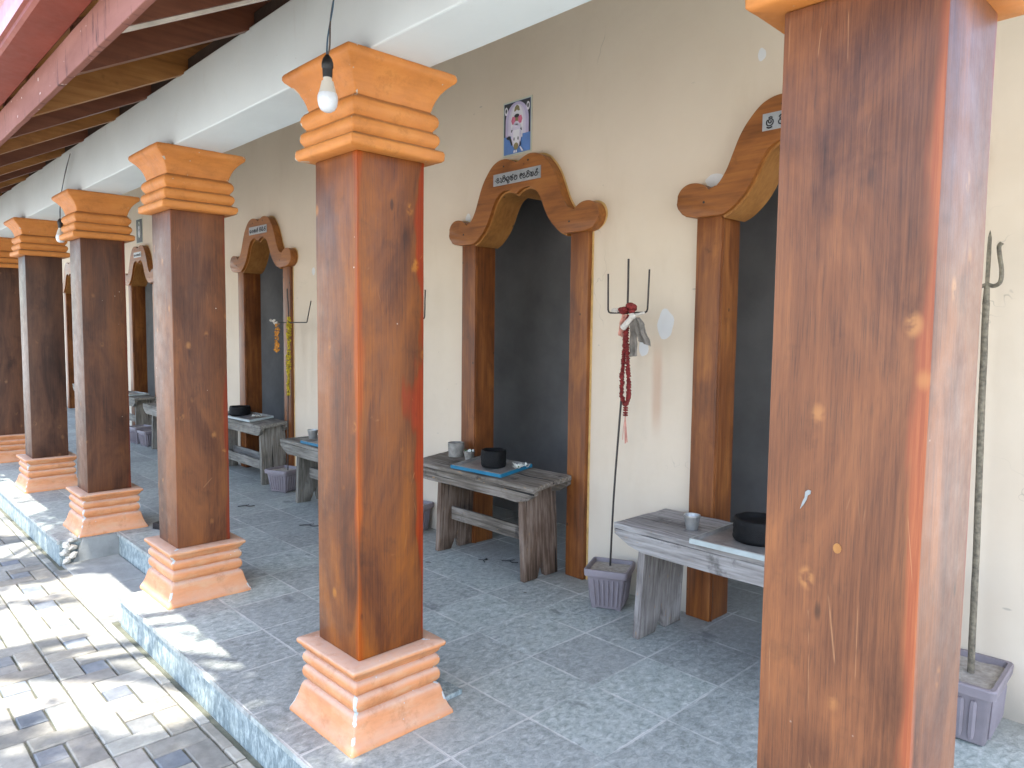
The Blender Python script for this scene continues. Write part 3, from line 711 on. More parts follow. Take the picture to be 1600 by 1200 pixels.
COLS = [(0, 'large near column at right with orange streaked edge, hiding half a doorway', (1.1, .4, 1.04, .95)),
        (-1.766, 'tall reddish brown column rising behind the white hanging bulb', (.8, 1.8, 1.02, 1.06)),
        (-3.536, 'brown column at the platform corner beside the step notch', (.2, .6, .88, .97)),
        (-5.274, 'dark brown column whose base overhangs the broken step corner', (.0, .45, .62, .95)),
        (-7.07, 'dark column left of the one on the broken step corner', (0, .1, .5, .85)),
        (-8.864, 'leftmost column, partly cut off by the left edge of the photo', (0, .2, .6, .85))]
col0 = make_column()
for i, (x, l, pr) in enumerate(COLS):
    c = col0 if i == 0 else dup(col0)
    c.location = (x, 0, .0005); c['label'] = l
    for k in kids(c):
        if k.name.startswith('shaft'): k['streak_front'], k['streak_back'], k['tone'], k['tone_sat'] = (float(q) for q in pr); k['streak_low'] = 1.0 if i == 0 else 0.0

# paint splashes and a bared knot on the near shaft
shaft0 = [k for k in kids(col0) if k.name.startswith('shaft')][0]
def mark(name, pts, m, label):
    bm = bmesh.new(); prism(bm, pts, 1, -.1412, -.1395); o = fin(bm, name, MAT[m], shaft0); o['label'] = label
mark('paint_splash', [(-.060+a*.8, 1.155+b*.9) for a, b in ((-.014, -.034), (-.009, -.018), (-.004, -.008), (-.003, .004), (.003, .009), (.010, .008), (.009, .001), (.003, -.003), (.001, -.012), (-.006, -.024))], 'concrete', 'pale bluish paint splash on the near column face')
mark('bare_knot', ell(.001, 1.064, .0075, .0095, 12), 'lining', 'small bared yellow knot on the near column face')
# ------------------------------------------------------------------ benches
def bench(loc, L, D, H, legx, label, apron=.075, clip=.12, double=False, seed=0, legd=None, legoff=0, clipr=None, dark='mid', rail=True, tilt=0):
    MX, MZ = (MAT[dark+'_x'], MAT[dark+'_z'])
    def lean(bm):
        for v in bm.verts: v.co.z += tilt*v.co.y*max(0, v.co.z)/H
    root = thing('bench', loc, label, 'bench', 'old plank benches in front of the doorways')
    x0, x1 = -L/2, L/2; t = .028
    bm = rough_plank(x0, x1, 0.0, D, H-t, H, .045, .004, .006, seed); lean(bm); fin(bm, 'top', MX, root, 50)
    for k, y in enumerate((.002, D-.036)):
        bm = bmesh.new()
        e = clip; er = clip if clipr is None else clipr; pts = [(x0+.004, H-t-.001), (x0+.004, H-t-.022), (x0+e*.55, H-t-apron*.75), (x0+e, H-apron-t+.0)]
        m = 12
        pts += [(x0+e+(x1-x0-e-er)*q/m, H-apron-t+.0) for q in range(1, m)]
        pts += [(x1-er, H-apron-t), (x1-er*.4, H-t-apron*.75), (x1-.004, H-t-.022), (x1-.004, H-t-.001)]
        pts += [(x1+(x0-x1)*q/m, H-t-.001) for q in range(1, m)]
        prism(bm, pts, 1, y, y+.034); wear(bm, .0035, seed+k+3, 7); lean(bm); fin(bm, 'apron', MX, root)
    ld = legd or D-.08
    for k, x in enumerate(legx):
        bm = bmesh.new(); s = -1 if k == 0 else 1
        y0 = legoff+.04; y1 = y0+ld; yc = (y0+y1)/2; n = 8
        pts = [(y0, .001), (y0+ld*.38, .001), (y0+ld*.46, .06), (yc+.01, .12), (y0+ld*.57, .06), (y0+ld*.62, .001), (y1, .001)]
        pts += [(y1-.004, (H-t)*q/n) for q in range(1, n)]+[(y1-.012, H-t-.001), (y0+.012, H-t-.001)]+[(y0+.004, (H-t)*q/n) for q in range(n-1, 0, -1)]
        prism(bm, pts, 0, x-.018, x+.018); bmesh.ops.bevel(bm, geom=bm.edges[:], offset=.003, segments=1, affect='EDGES')
        for v in bm.verts: v.co.x += s*.03*(1-v.co.z/H)
        wear(bm, .003, seed+7+k, 6); lean(bm); fin(bm, 'leg', MZ, root, 50)
    ys = (legoff+.05, legoff+ld-.02) if double else (legoff+.04+ld/2-.06,)
    for y in ys if rail else ():
        zz = .14 if double else .21
        bm = rough_plank(legx[0]+.018, legx[1]-.018, y, y+.024, zz, zz+.085, .06, .002, .004, seed+11); fin(bm, 'stretcher', MX, root, 50)
    return root
bench((-.94, 1.238, .0005), 1.29, .43, .548, (-.505, .505), 'greyish plank bench with one metal cup, partly behind the large column', .085, .16, False, 1, .355, 0, rail=False, dark='bench')
bench((-2.845, 1.395, .0005), 1.15, .315, .578, (-.315, .425), 'dark stained bench with a blue rimmed tray, two cups and flowers', .078, .12, False, 2, .29, -.01, clipr=.15, dark='dark', tilt=.1)
bench((-4.585, 1.33, .0005), 1.27, .375, .52, (-.40, .40), 'pale bench end with blue tray, left of the tall reddish column', .085, .14, False, 3, .31, .0)
bench((-6.43, 1.44, .0005), 1.20, .27, .555, (-.52, .53), 'grey bench with two low rails and black pot at the doorway with yellow garland', .07, .07, True, 4, .25, -.02, tilt=.1)
bench((-8.16, 1.33, .0005), 1.22, .37, .535, (-.42, .42), 'distant bench mostly hidden behind the corner column', .085, .12, False, 5)
bench((-9.98, 1.42, .0005), 1.2, .28, .545, (-.45, .45), 'dark distant bench with a shallow tray seen between two columns', .085, .1, False, 6)
bench((-11.85, 1.42, .0005), 1.2, .28, .545, (-.45, .45), 'farthest bench with a bluish tray, seen through the narrow left gap', .085, .1, False, 7)

# ------------------------------------------------------------------ trays, pots, cups, flowers
def tray(loc, w_, d, rz, rimmat, label, lift=.028, corners=False):
    root = thing('tray', loc, label, 'tray', 'metal trays on the benches', rz)
    bm = bmesh.new(); box(bm, -w_/2+.004, w_/2-.004, -d/2+.004, d/2-.004, .004, .008); fin(bm, 'tray_floor', MAT['trayfloor'], root)
    bm = bmesh.new(); r = .022
    for a, b, c, e in ((-w_/2, w_/2, -d/2, -d/2+.006), (-w_/2, w_/2, d/2-.006, d/2), (-w_/2, -w_/2+.006, -d/2+.006, d/2-.006), (w_/2-.006, w_/2, -d/2+.006, d/2-.006)):
        box(bm, a, b, c, e, .001, r, 0, .0015)
    for a, b, c, e in ((-w_/2+.007, w_/2-.007, -d/2+.0065, -d/2+.010), (-w_/2+.007, w_/2-.007, d/2-.010, d/2-.0065), (-w_/2+.0065, -w_/2+.010, -d/2+.010, d/2-.010), (w_/2-.010, w_/2-.0065, -d/2+.010, d/2-.010)):
        box(bm, a, b, c, e, .002, r+.002, 1, .0008)
    fin(bm, 'rim', [MAT[rimmat], MAT['trayfloor']], root)
    return root
t = tray((-2.80, 1.548, .598), .44, .285, .06, 'blue', 'blue rimmed metal tray under the black pot and white flowers'); t.rotation_euler.x = .1
tray((-.955, 1.462, .551), .40, .51, .02, 'palegreen', 'pale rimmed metal tray behind the large column')
tray((-4.66, 1.52, .523), .46, .34, .03, 'blue', 'blue tray on the pale bench beside the tall column')
t = tray((-6.42, 1.575, .573), .62, .25, .03, 'palegreen', 'pale rimmed tray on the two railed grey bench'); t.rotation_euler.x = .1
tray((-9.95, 1.56, .548), .5, .25, .05, 'palegreen', 'pale tray on the dark distant bench')
tray((-11.8, 1.56, .548), .5, .25, .0, 'blue', 'bluish tray on the farthest bench')
def blackpot(loc, r, h, label, seed=0):
    bm = bmesh.new(); prof = [(0, 0), (r*.93, 0), (r*.99, h*.10)]
    for k in range(1, 9): prof.append((r*(1+.018*(k % 2)), h*(.1+.095*k)))
    prof += [(r*.985, h*.95), (r*.95, h), (r*.86, h*.995), (r*.80, h*.93), (r*.72, h*.84), (r*.3, h*.82), (0, h*.82)]
    lathe(bm, prof, 40); wear(bm, .0025, seed, 22)
    o = fin(bm, 'oil_pot', MAT['char'], None, 60); o.location = loc; tag(o, label, 'pot', 'black oil pots on the trays')
blackpot((-2.79, 1.56, .6075), .079, .105, 'ribbed black charred pot standing on the blue rimmed tray', 1)
blackpot((-.955, 1.445, .5595), .108, .10, 'wide black pot on the pale tray by the large column', 2)
blackpot((-6.58, 1.575, .581), .10, .09, 'black pot on the tray of the two railed bench', 3)
def cup(loc, r0, r1, h, m, label, rim=True):
    bm = bmesh.new(); prof = [(0, 0), (r0, 0), (r0*1.02, .004)]+([(r0+(r1-r0)*k/5, .004+(h-.012)*k/5) for k in range(1, 6)])
    prof += [(r1*1.08, h-.006), (r1*1.08, h), (r1*.94, h), (r1*.9, h*.8), (r1*.86, h*.75), (0, h*.72)] if rim else [(r1, h), (r1*.9, h), (r1*.86, h*.9), (0, h*.88)]
    lathe(bm, prof, 24); o = fin(bm, 'cup', MAT[m], None, 40); o.location = loc; tag(o, label, 'cup', 'small cups on the benches'); return o
cup((-3.245, 1.63, .602), .050, .055, .095, 'cupstone', 'wide grey clay cup, back left on the dark stained bench', False)
cup((-3.085, 1.61, .600), .026, .035, .060, 'cupstone', 'small cup filled with tiny white flowers beside the wide cup')
cup((-1.27, 1.415, .5495), .027, .036, .068, 'steel', 'dull metal cup alone on the greyish bench top')
cup((-5.06, 1.55, .5205), .033, .043, .075, 'steel', 'dull metal cup on the pale bench left of the tall column')
# tiny flowers in the cup, white blossom on the tray
bm = bmesh.new(); rs = random.Random(5)
for k in range(26):
    a = rs.uniform(0, 6.28); q = rs.uniform(0, .03)
    ball(bm, (q*math.cos(a), q*math.sin(a), .01+rs.uniform(0, .014)), rs.uniform(.004, .0075), 0 if k % 4 else 1, 1)
o = fin(bm, 'flower_buds', [MAT['white_petal'], MAT['green_leaf']]); o.location = (-3.085, 1.61, .644); tag(o, 'tiny white buds heaped in the small clay cup', 'flowers')
def blossom(loc, sc, label):
    bm = bmesh.new(); rs = random.Random(9)
    for f in range(4):
        cx_, cy_ = rs.uniform(-.03, .03), rs.uniform(-.045, .045)
        for k in range(9):
            a = k*.7+f; L = rs.uniform(.024, .04); ti = rs.uniform(.25, .9)
            d = Vector((math.cos(a), math.sin(a), ti)).normalized(); s = Vector((-math.sin(a), math.cos(a), 0))
            p0 = Vector((cx_, cy_, .006)); pts = [p0, p0+d*L*.5+s*L*.2, p0+d*L, p0+d*L*.5-s*L*.2]
            vs = [bm.verts.new(p*sc) for p in pts]; c = bm.verts.new((p0+d*L*.5+Vector((0, 0, -.003)))*sc)
            for i in range(4): bm.faces.new((vs[i], vs[(i+1) % 4], c))
        ball(bm, (cx_*sc, cy_*sc, .012*sc), .006*sc, 1)
    o = fin(bm, 'flower', [MAT['white_petal'], MAT['green_leaf']]); o.location = loc; tag(o, label, 'flower')
blossom((-2.60, 1.62, .612), 1.25, 'loose white blossoms lying at the right end of the blue rimmed tray')
blossom((-6.25, 1.60, .584), 1.2, 'pale blossoms on the tray of the two railed bench')

# ------------------------------------------------------------------ square planters
def planter_parts(root, h=.2, b=.08, t_=.1, flute=6):
    bm = bmesh.new()
    def ring(hw, z, rc): 
        pts = []
        for q, (sx, sy_) in enumerate(((1, -1), (1, 1), (-1, 1), (-1, -1))):
            for k in range(4):
                a = R(-90+90*q+30*k); pts.append((sx*(hw-rc)+rc*math.cos(a), sy_*(hw-rc)+rc*math.sin(a)))
        return [bm.verts.new((x, y, z)) for x, y in pts]
    seq = [(b*.97, .006, .012), (b, .012, .014), (b+(t_-b)*.8, h*.80, .016), (t_*1.0, h*.82, .016), (t_*1.10, h*.83, .02), (t_*1.12, h*.97, .02), (t_*1.09, h, .018), (t_*1.0, h, .016), (t_*.97, h*.94, .016), (t_*.95, h*.86, .016)]
    rr = [ring(*s) for s in seq]
    for A, B in zip(rr, rr[1:]):
        for k in range(16): bm.faces.new((A[k], A[(k+1) % 16], B[(k+1) % 16], B[k]))
    bm.faces.new(rr[0][::-1])
    for q in range(4):                                   # raised round topped ribs on each side
        for k in range(flute):
            u = (k-(flute-1)/2)*(b*1.62/flute); w2 = b*.52/flute
            m4 = Matrix.Rotation(R(90*q), 4, 'Z'); path = []
            for z in (h*.10, h*.2, h*.45, h*.68, h*.745):
                hw = b+(t_-b)*.8*(z/(h*.8)); path.append(m4 @ Vector((u*(hw/b), -hw-.0005, z)))
            tube(bm, path, [w2*.7, w2, w2, w2, w2*.7], 6)
    for sx in (-1, 1):
        for sy_ in (-1, 1): box(bm, sx*b*.8-.012, sx*b*.8+.012, sy_*b*.8-.012, sy_*b*.8+.012, 0, .008)
    p = fin(bm, 'pot_body', MAT['pot'], root, 35)
    bm = bmesh.new(); n = 10; g = {}
    for i in range(n+1):
        for j in range(n+1):
            x, y = (-1+2*i/n)*t_*.955, (-1+2*j/n)*t_*.955
            g[i, j] = bm.verts.new((x, y, h*.90+.008*mnoise.noise(Vector((x*25, y*25, root.location.x)))))
    for i in range(n):
        for j in range(n): bm.faces.new((g[i, j], g[i+1, j], g[i+1, j+1], g[i, j+1]))
    fin(bm, 'soil', MAT['soil'], root, 60)
def planter(loc, rz, label, **k):
    root = thing('planter', loc, label, 'planter', 'square grey plastic planters', rz); planter_parts(root, **k); return root
planter((-1.835, 1.535, .0005), .45, 'mauve grey planter holding the trident with the red garland', h=.215, b=.082, t_=.105)
planter((-.225, 1.575, .0005), .04, 'cracked grey planter holding the thick shaft, at the right edge', h=.225, b=.138, t_=.150)
planter((-5.52, 1.52, .0005), .35, 'grey planter between the two railed bench and the pale bench', h=.20, b=.09, t_=.115)
planter((-3.70, 1.60, .0005), .3, 'shaded planter left of the dark stained bench, behind the tall column', h=.20, b=.085, t_=.105)
planter((-9.20, 1.42, .0005), .2, 'distant planter, left one of the pair by the dark bench', h=.21, b=.085, t_=.11)
planter((-8.90, 1.44, .0005), .1, 'distant planter, right one of the pair by the dark bench', h=.19, b=.08, t_=.10)

# ------------------------------------------------------------------ tridents and what hangs on them
def thin_trident(foot, head, top_, spread, hl, hr, label, ztilt=0):
    root = thing('trident', foot, label, 'trident', 'tridents standing in the planters')
    f = Vector(foot); h = Vector(head)-f; tp = Vector(top_)-f
    bm = bmesh.new(); tube(bm, smooth_path([(0, 0, -.05), h*.3+Vector((-.006, 0, 0)), h*.7, h, tp], 5), .0055, 8); fin(bm, 'shaft', MAT['iron'], root, 60)
    bm = bmesh.new(); L = h+Vector((-spread, 0, .0)); Rr = h+Vector((spread, 0, 0)); rr = .018; pts = []
    if hl: pts += [L+Vector((-.004, 0, hl)), L+Vector((0, 0, rr)), L+Vector((.005, 0, .005)), L+Vector((rr, 0, 0))]
    else: pts += [L+Vector((0, 0, .03)), L+Vector((.03, 0, 0))]
    pts += [h+Vector((0, -.004, 0)), Rr+Vector((-rr, 0, 0)), Rr+Vector((-.005, 0, .005)), Rr+Vector((0, 0, rr)), Rr+Vector((.006+ztilt, 0, hr))]
    tube(bm, pts, .0048, 8); fin(bm, 'prongs', MAT['iron'], root, 60)
    return root
thin_trident((-1.875, 1.585, .19), (-1.775, 1.555, 1.555), (-1.772, 1.552, 1.83), .126, .205, .215, 'thin black iron trident hung with red garland and grey cloth')
thin_trident((-5.50, 1.54, .18), (-5.43, 1.53, 1.505), (-5.455, 1.53, 1.80), .33, 0, .18, 'bent iron trident wound with a yellow garland', .06)
thin_trident((-3.70, 1.60, .18), (-3.66, 1.57, 1.53), (-3.66, 1.57, 1.80), .14, .2, .2, 'iron trident almost hidden behind the tall column')
# thick shaft trident on the right
root = thing('trident', (-.170, 1.590, .19), 'thick mottled shaft with hooked iron prongs at the right edge', 'trident', 'tridents standing in the planters')
bm = bmesh.new(); tube(bm, smooth_path([(0, 0, -.04), (-.006, 0, .5), (-.015, -.004, 1.0), (-.0195, -.006, 1.385)], 6), [.0115]*19, 12); wear(bm, .0012, 2, 30); fin(bm, 'shaft', MAT['oldshaft'], root, 60)
bm = bmesh.new(); hb = Vector((-.02, -.006, 1.40))
tube(bm, [hb+Vector((0, 0, -.02)), hb+Vector((0, 0, .05))], [.012, .0085], 12)
tube(bm, [hb+Vector((0, 0, .04)), hb+Vector((0, 0, .16)), hb+Vector((0, 0, .22)), hb+Vector((0, 0, .245))], [.008, .0085, .007, .001], 4)
for s in (-1, 1):
    tube(bm, smooth_path([hb+Vector((0, 0, .052)), hb+Vector((s*.022, 0, .046)), hb+Vector((s*.040, 0, .06)), hb+Vector((s*.042, 0, .10)), hb+Vector((s*.034, 0, .15)), hb+Vector((s*.030, 0, .185)), hb+Vector((s*.038, 0, .198))], 5), .0075, 10)
fin(bm, 'prongs', MAT['oldshaft'], root, 50)
# red beaded garland with tassel
bm = bmesh.new(); rs = random.Random(2)
def beads(bm, path, r, mi, step=.0065, jit=.003):
    P = smooth_path(path, 40); acc = 0
    for a, b in zip(P, P[1:]):
        acc += (b-a).length
        if acc > step:
            acc = 0; ball(bm, b+Vector((rs.uniform(-jit, jit), rs.uniform(-jit, jit), 0)), r*rs.uniform(.8, 1.2), mi, 1, (1.25, 1.25, .6))
gx, gy = -1.765, 1.535
beads(bm, [(gx, gy, 1.55), (gx+.004, gy-.012, 1.42), (gx-.006, gy-.014, 1.25), (gx-.008, gy-.012, 1.13), (gx+.012, gy-.01, 1.075)], .011, 0)
beads(bm, [(gx+.01, gy, 1.55), (gx+.016, gy-.014, 1.42), (gx+.030, gy-.014, 1.25), (gx+.034, gy-.012, 1.12), (gx+.014, gy-.01, 1.075)], .011, 0)
for z in (1.066, 1.054, 1.04, 1.028): ball(bm, (gx+.016, gy-.01, z), .013, 0, 1, (1.2, 1.2, .55))
for k in range(16):
    a = rs.uniform(0, 6.28); q = rs.uniform(.003, .016)
    tube(bm, [(gx+.016, gy-.01, 1.03), (gx+.017+q*.6*math.cos(a), gy-.01+q*.6*math.sin(a), .97), (gx+.022+q*1.3*math.cos(a), gy-.01+q*math.sin(a), .90-rs.uniform(0, .025))], .0016, 4, 1)
for k in range(10): ball(bm, (gx+rs.uniform(-.05, .05), gy-.008+rs.uniform(-.012, .012), 1.575+rs.uniform(-.018, .02)), rs.uniform(.012, .022), 0, 2, (1.3, .8, .8))
tag(fin(bm, 'garland', [MAT['red'], MAT['pink']]), 'red bead garland with pink tassel hanging from the thin trident', 'garland')
def cloth(name, pts, m, label, cat, seed=0, th=.004, group=None):
    """crumpled strip: pts = list of (left, right) edge points"""
    bm = bmesh.new(); rows = []; n = 6; L = smooth_path([p[0] for p in pts], 5); Rr = smooth_path([p[1] for p in pts], 5)
    for i, (a, b) in enumerate(zip(L, Rr)):
        row = []
        for k in range(n+1):
            p = a.lerp(b, k/n); p = p+Vector((0, 1, 0))*(.010*math.sin(k*1.9+seed)+.012*mnoise.noise(p*24+Vector((seed, 0, 0))))+mnoise.noise_vector(p*60)*.003
            row.append(bm.verts.new(p))
        rows.append(row)
    for A, B in zip(rows, rows[1:]):
        for k in range(n): bm.faces.new((A[k], A[k+1], B[k+1], B[k]))
    bmesh.ops.recalc_face_normals(bm, faces=bm.faces); bmesh.ops.solidify(bm, geom=bm.faces[:], thickness=th)
    return tag(fin(bm, name, MAT[m], None, 70), label, cat, group)
cy0 = 1.52
cloth('cloth', [((gx+.03, cy0, 1.54), (gx+.065, cy0, 1.54)), ((gx+.028, cy0, 1.47), (gx+.08, cy0, 1.48)), ((gx+.032, cy0, 1.33), (gx+.085, cy0, 1.335))], 'greycloth', 'dusty grey cloth hanging straight beside the red garland', 'cloth', 1, .004, 'rags tied on the thin trident')
cloth('cloth', [((gx+.06, cy0-.005, 1.53), (gx+.10, cy0-.005, 1.53)), ((gx+.08, cy0-.005, 1.47), (gx+.135, cy0-.005, 1.47)), ((gx+.10, cy0-.006, 1.41), (gx+.165, cy0-.006, 1.385))], 'greycloth', 'grey brown rag slanting right from the trident crossbar', 'cloth', 4, .004, 'rags tied on the thin trident')
cloth('cloth', [((gx-.035, cy0, 1.44), (gx-.012, cy0, 1.43)), ((gx-.03, cy0, 1.50), (gx+.0, cy0, 1.50)), ((gx-.02, cy0, 1.545), (gx+.015, cy0, 1.545))], 'pink', 'faded reddish rag left of the red garland', 'cloth', 2, .004, 'rags tied on the thin trident')
bm = bmesh.new(); ball(bm, (gx+.058, cy0-.012, 1.535), .018, 0, 2); tube(bm, [(gx+.055, cy0-.01, 1.53), (gx+.0, cy0-.014, 1.475)], [.014, .016], 8); tube(bm, [(gx+.06, cy0-.006, 1.54), (gx+.125, cy0-.006, 1.552)], .006, 6)
wear(bm, .003, 3, 40); tag(fin(bm, 'paper_wrap', MAT['palewrap']), 'pale knotted wrap tied on the thin trident crossbar', 'wrap')
bm = bmesh.new()
for k in range(6): ball(bm, (gx-.095+.006*k, 1.545, 1.565+.006*(k % 2)), .011, 0, 1)
wear(bm, .003, 3, 40); tag(fin(bm, 'paper_wrap', MAT['palewrap']), 'small pale scrap on the left end of the thin trident crossbar', 'wrap')
# yellow garland wound on the bent trident, orange strip
bm = bmesh.new(); rs = random.Random(4)
for k in range(520):
    z = rs.uniform(.86, 1.55); q = (z-.18)/1.325; a = rs.uniform(0, 6.28); rr = rs.uniform(.004, .028)*(1 if z > .95 else .6)*(.75+.35*math.sin(z*23))
    ball(bm, (-5.50+.07*q+rr*math.cos(a), 1.54-.01*q+rr*.7*math.sin(a), z), rs.uniform(.005, .010), 0, 1)
tag(fin(bm, 'garland', MAT['yellow']), 'yellow garland wound along the bent trident shaft', 'garland')
bm = bmesh.new()
for k in range(70):
    t = rs.random(); ball(bm, (-5.60+rs.uniform(-.03, .03), 1.50+rs.uniform(-.012, .012), 1.50-.26*t), rs.uniform(.006, .012), 0, 1)
tag(fin(bm, 'garland', MAT['marigold']), 'short orange garland hanging left of the yellow one', 'garland')
bm = bmesh.new()
for k in range(12): ball(bm, (-5.76+.012*k, 1.52+rs.uniform(-.01, .01), 1.53-.004*k+rs.uniform(-.01, .015)), .012, 0, 1)
wear(bm, .004, 3, 40); tag(fin(bm, 'paper_wrap', MAT['palewrap']), 'pale twisted wrap on the left prong of the bent trident', 'wrap')
# far red cloth seen in the left gap
cloth('cloth', [((-11.95, 1.40, 1.62), (-11.65, 1.40, 1.62)), ((-11.92, 1.40, 1.4), (-11.7, 1.40, 1.4)), ((-11.9, 1.40, 1.12), (-11.68, 1.40, 1.15))], 'red_cloth', 'red cloth hanging far back in the narrow left gap', 'cloth', 6)

# ------------------------------------------------------------------ prints above the doorways
def flat(bm, pts, y, mi, th=.0006):
    prism(bm, pts, 1, y, y+th, mi)
def poster(x, z0, W_, H, dark, label):
    bm = bmesh.new(); hw = W_/2; B, BL, WH, LI, PK, BK, OL = range(7)
    flat(bm, [(-hw, 0), (hw, 0), (hw, H), (-hw, H)], -.0035, B, .003)
    m = .011; y = -.0042
    flat(bm, [(-hw+m, m), (hw-m, m), (hw-m, H-m), (-hw+m, H-m)], y, BK if dark else BL)
    k = W_/.26
    flat(bm, [(-hw+m+.002, H*.36), (hw-m-.002, H*.36), (hw-m-.002, H-m-.002), (-hw+m+.002, H-m-.002)], y-.0007, BK)
    if dark:
        flat(bm, ell(0, H*.55, .05*k, .11*k), y-.0014, B); flat(bm, ell(0, H*.55, .035*k, .09*k), y-.0021, BK); flat(bm, ell(0, H*.62, .02*k, .03*k), y-.0028, WH); flat(bm, ell(0, H*.42, .022*k, .05*k), y-.0028, WH)
    else:
        arch = [(-.104*k, H*.36)]+[(q[0], q[1]) for q in ell(0, H*.62, .104*k, .115*k, 20, 180, 0)]+[(.104*k, H*.36)]
        flat(bm, arch, y-.0014, LI)
        flat(bm, [(-.078*k, H*.36)]+ell(0, H*.62, .078*k, .10*k, 20, 180, 0)+[(.078*k, H*.36)], y-.0018, 7)
        arch = [(-.05*k, H*.30)]+ell(0, H*.64, .055*k, .09*k, 20, 180, 0)+[(.05*k, H*.30)]
        flat(bm, arch, y-.0021, WH)
        for s in (-1, 1):
            flat(bm, ell(s*.098*k, H*.83, .014*k, .026*k), y-.0021, WH); flat(bm, ell(s*.098*k, H*.835, .007*k, .014*k), y-.0028, BK)
        Y = y-.0028
        flat(bm, [(-.026*k, H*.79), (.026*k, H*.79), (.018*k, H*.87), (0, H*.905), (-.018*k, H*.87)], Y, OL); flat(bm, ell(0, H*.775, .011*k, .012*k), Y-.0007, WH)
        flat(bm, ell(0, H*.705, .022*k, .011*k), Y-.0014, BK)
        for s in (-1, 1): flat(bm, [(s*.010*k, H*.55), (s*.040*k, H*.56), (s*.050*k, H*.63), (s*.040*k, H*.70), (s*.014*k, H*.69)], Y-.0007, PK)
        flat(bm, [(-.013*k, H*.54), (.013*k, H*.54), (.013*k, H*.68), (-.013*k, H*.68)], Y-.001, OL)
        flat(bm, ell(0, H*.525, .032*k, .014*k), Y-.0014, OL); flat(bm, ell(0, H*.545, .016*k, .005*k), Y-.0021, WH)
        flat(bm, ell(-.002*k, H*.36, .045*k, .085*k), Y-.0021, 7)
        flat(bm, [(-.030*k, H*.45), (.028*k, H*.45), (.022*k, H*.22), (.016*k, H*.13), (-.020*k, H*.13), (-.026*k, H*.22)], Y-.0028, WH)
        flat(bm, ell(-.002*k, H*.155, .021*k, .022*k), Y-.0035, OL)
        for s in (-1, 1):
            flat(bm, ell(s*.018*k-.002, H*.29, .0045*k, .011*k), Y-.0035, BK)
            flat(bm, [(s*.034*k, H*.46), (s*.044*k, H*.47), (s*.048*k, H*.42), (s*.043*k, H*.42)], Y-.0035, BK)
        flat(bm, [(-.09*k, H*.34), (-.065*k, H*.37), (-.045*k, H*.30), (-.033*k, H*.19), (-.045*k, H*.18), (-.062*k, H*.29), (-.085*k, H*.31)], Y-.0035, BK)
        flat(bm, [(.03*k, H*.22), (.04*k, H*.22), (.04*k, H*.15), (.03*k, H*.14)], Y-.0035, BK)
        flat(bm, [(.03*k, H*.13), (.04*k, H*.13), (.065*k, H*.045), (.05*k, H*.045)], Y-.0035, WH)
        for q in (-.024, -.006): flat(bm, [(q*k, H*.04), ((q+.011)*k, H*.04), ((q+.013)*k, H*.085), ((q+.002)*k, H*.085)], Y-.0035, WH)
    o = fin(bm, 'poster', [MAT[m_] for m_ in ('p_border', 'p_blue', 'p_white', 'p_lilac', 'p_pink', 'p_black', 'p_olive', 'p_pale')]); o.location = (x, WALL-.001, z0)
    tag(o, label, 'poster', 'devotional prints above the doorways')
poster(-2.80, 2.553, .258, .338, False, 'blue and white devotional print of a bull rider above the carved doorway')
poster(-10.09, 2.57, .26, .33, True, 'small dark print above the far doorway')

# ------------------------------------------------------------------ hanging bulbs
def bulb(loc, top_dz, label, lean=(0, 0)):
    root = thing('hanging_bulb', loc, label, 'light bulb', 'bulbs hanging from the eaves')
    bm = bmesh.new(); lathe(bm, [(0, -.042), (.012, -.0405), (.022, -.034), (.0285, -.022), (.031, -.006), (.0305, .006), (.028, .014)], 28)
    fin(bm, 'diffuser', MAT['bulb_white'], root, 80)
    bm = bmesh.new(); lathe(bm, [(.028, .014), (.0255, .02), (.022, .034), (.0185, .048), (.018, .051), (.0135, .051), (.0135, .066), (0, .066)], 28)
    fin(bm, 'collar', MAT['bulb_base'], root, 40)
    bm = bmesh.new(); lathe(bm, [(0, .062), (.0145, .062), (.0155, .085), (.0155, .09), (.018, .093), (.018, .105), (.0145, .118), (.008, .128), (.004, .132), (0, .133)], 24)
    fin(bm, 'socket', MAT['black'], root, 50)
    for k, (mm, s) in enumerate((('wire_blue', -1), ('wire_brown', 1))):
        pts = [(s*.002, 0, .128)]+[(s*.003+lean[0]*t*t+s*.006*math.sin(t*9+k), lean[1]*t, .128+t*(top_dz-.128)) for t in (.08, .2, .35, .5, .65, .8, 1)]
        bm = bmesh.new(); tube(bm, smooth_path(pts, 4), .0026, 6); fin(bm, 'cord', MAT[mm], root, 60)
    return root
bulb((-1.535, -.30, 2.165), .42, 'white bulb on a two wire cord in front of the tall reddish column', (.02, .03))
bulb((-5.53, -.168, 2.09), .53, 'far bulb in black socket hanging beside the third orange capital', (.34, .0))

# ------------------------------------------------------------------ litter
def twig(loc, rz, L, label):
    bm = bmesh.new(); rs = random.Random(int(L*1000)); tube(bm, smooth_path([(0, 0, .004), (L*.4, .012, .006), (L*.7, -.006, .004), (L, .01, .003)], 4), .0035, 5)
    tube(bm, [(L*.4, .012, .006), (L*.62, .05, .004)], .0025, 5)
    o = fin(bm, 'twig', MAT['ink']); o.location = loc; o.rotation_euler = (0, 0, rz); tag(o, label, 'twig', 'dry twigs on the floor')
twig((-2.75, 1.60, .001), .4, .11, 'dark twig under the dark stained bench')
twig((-2.80, 1.50, .001), 2.2, .08, 'short twig below the stretcher of the dark stained bench')
twig((-3.22, 1.12, .001), .1, .06, 'tiny twig beside the tall column foot, toward the bench')
twig((-4.35, 1.05, .001), .7, .15, 'branched twig on floor before the pale bench')
twig((-5.2, .95, .001), 1.0, .13, 'dry twig on the floor before the planter by the pale bench')
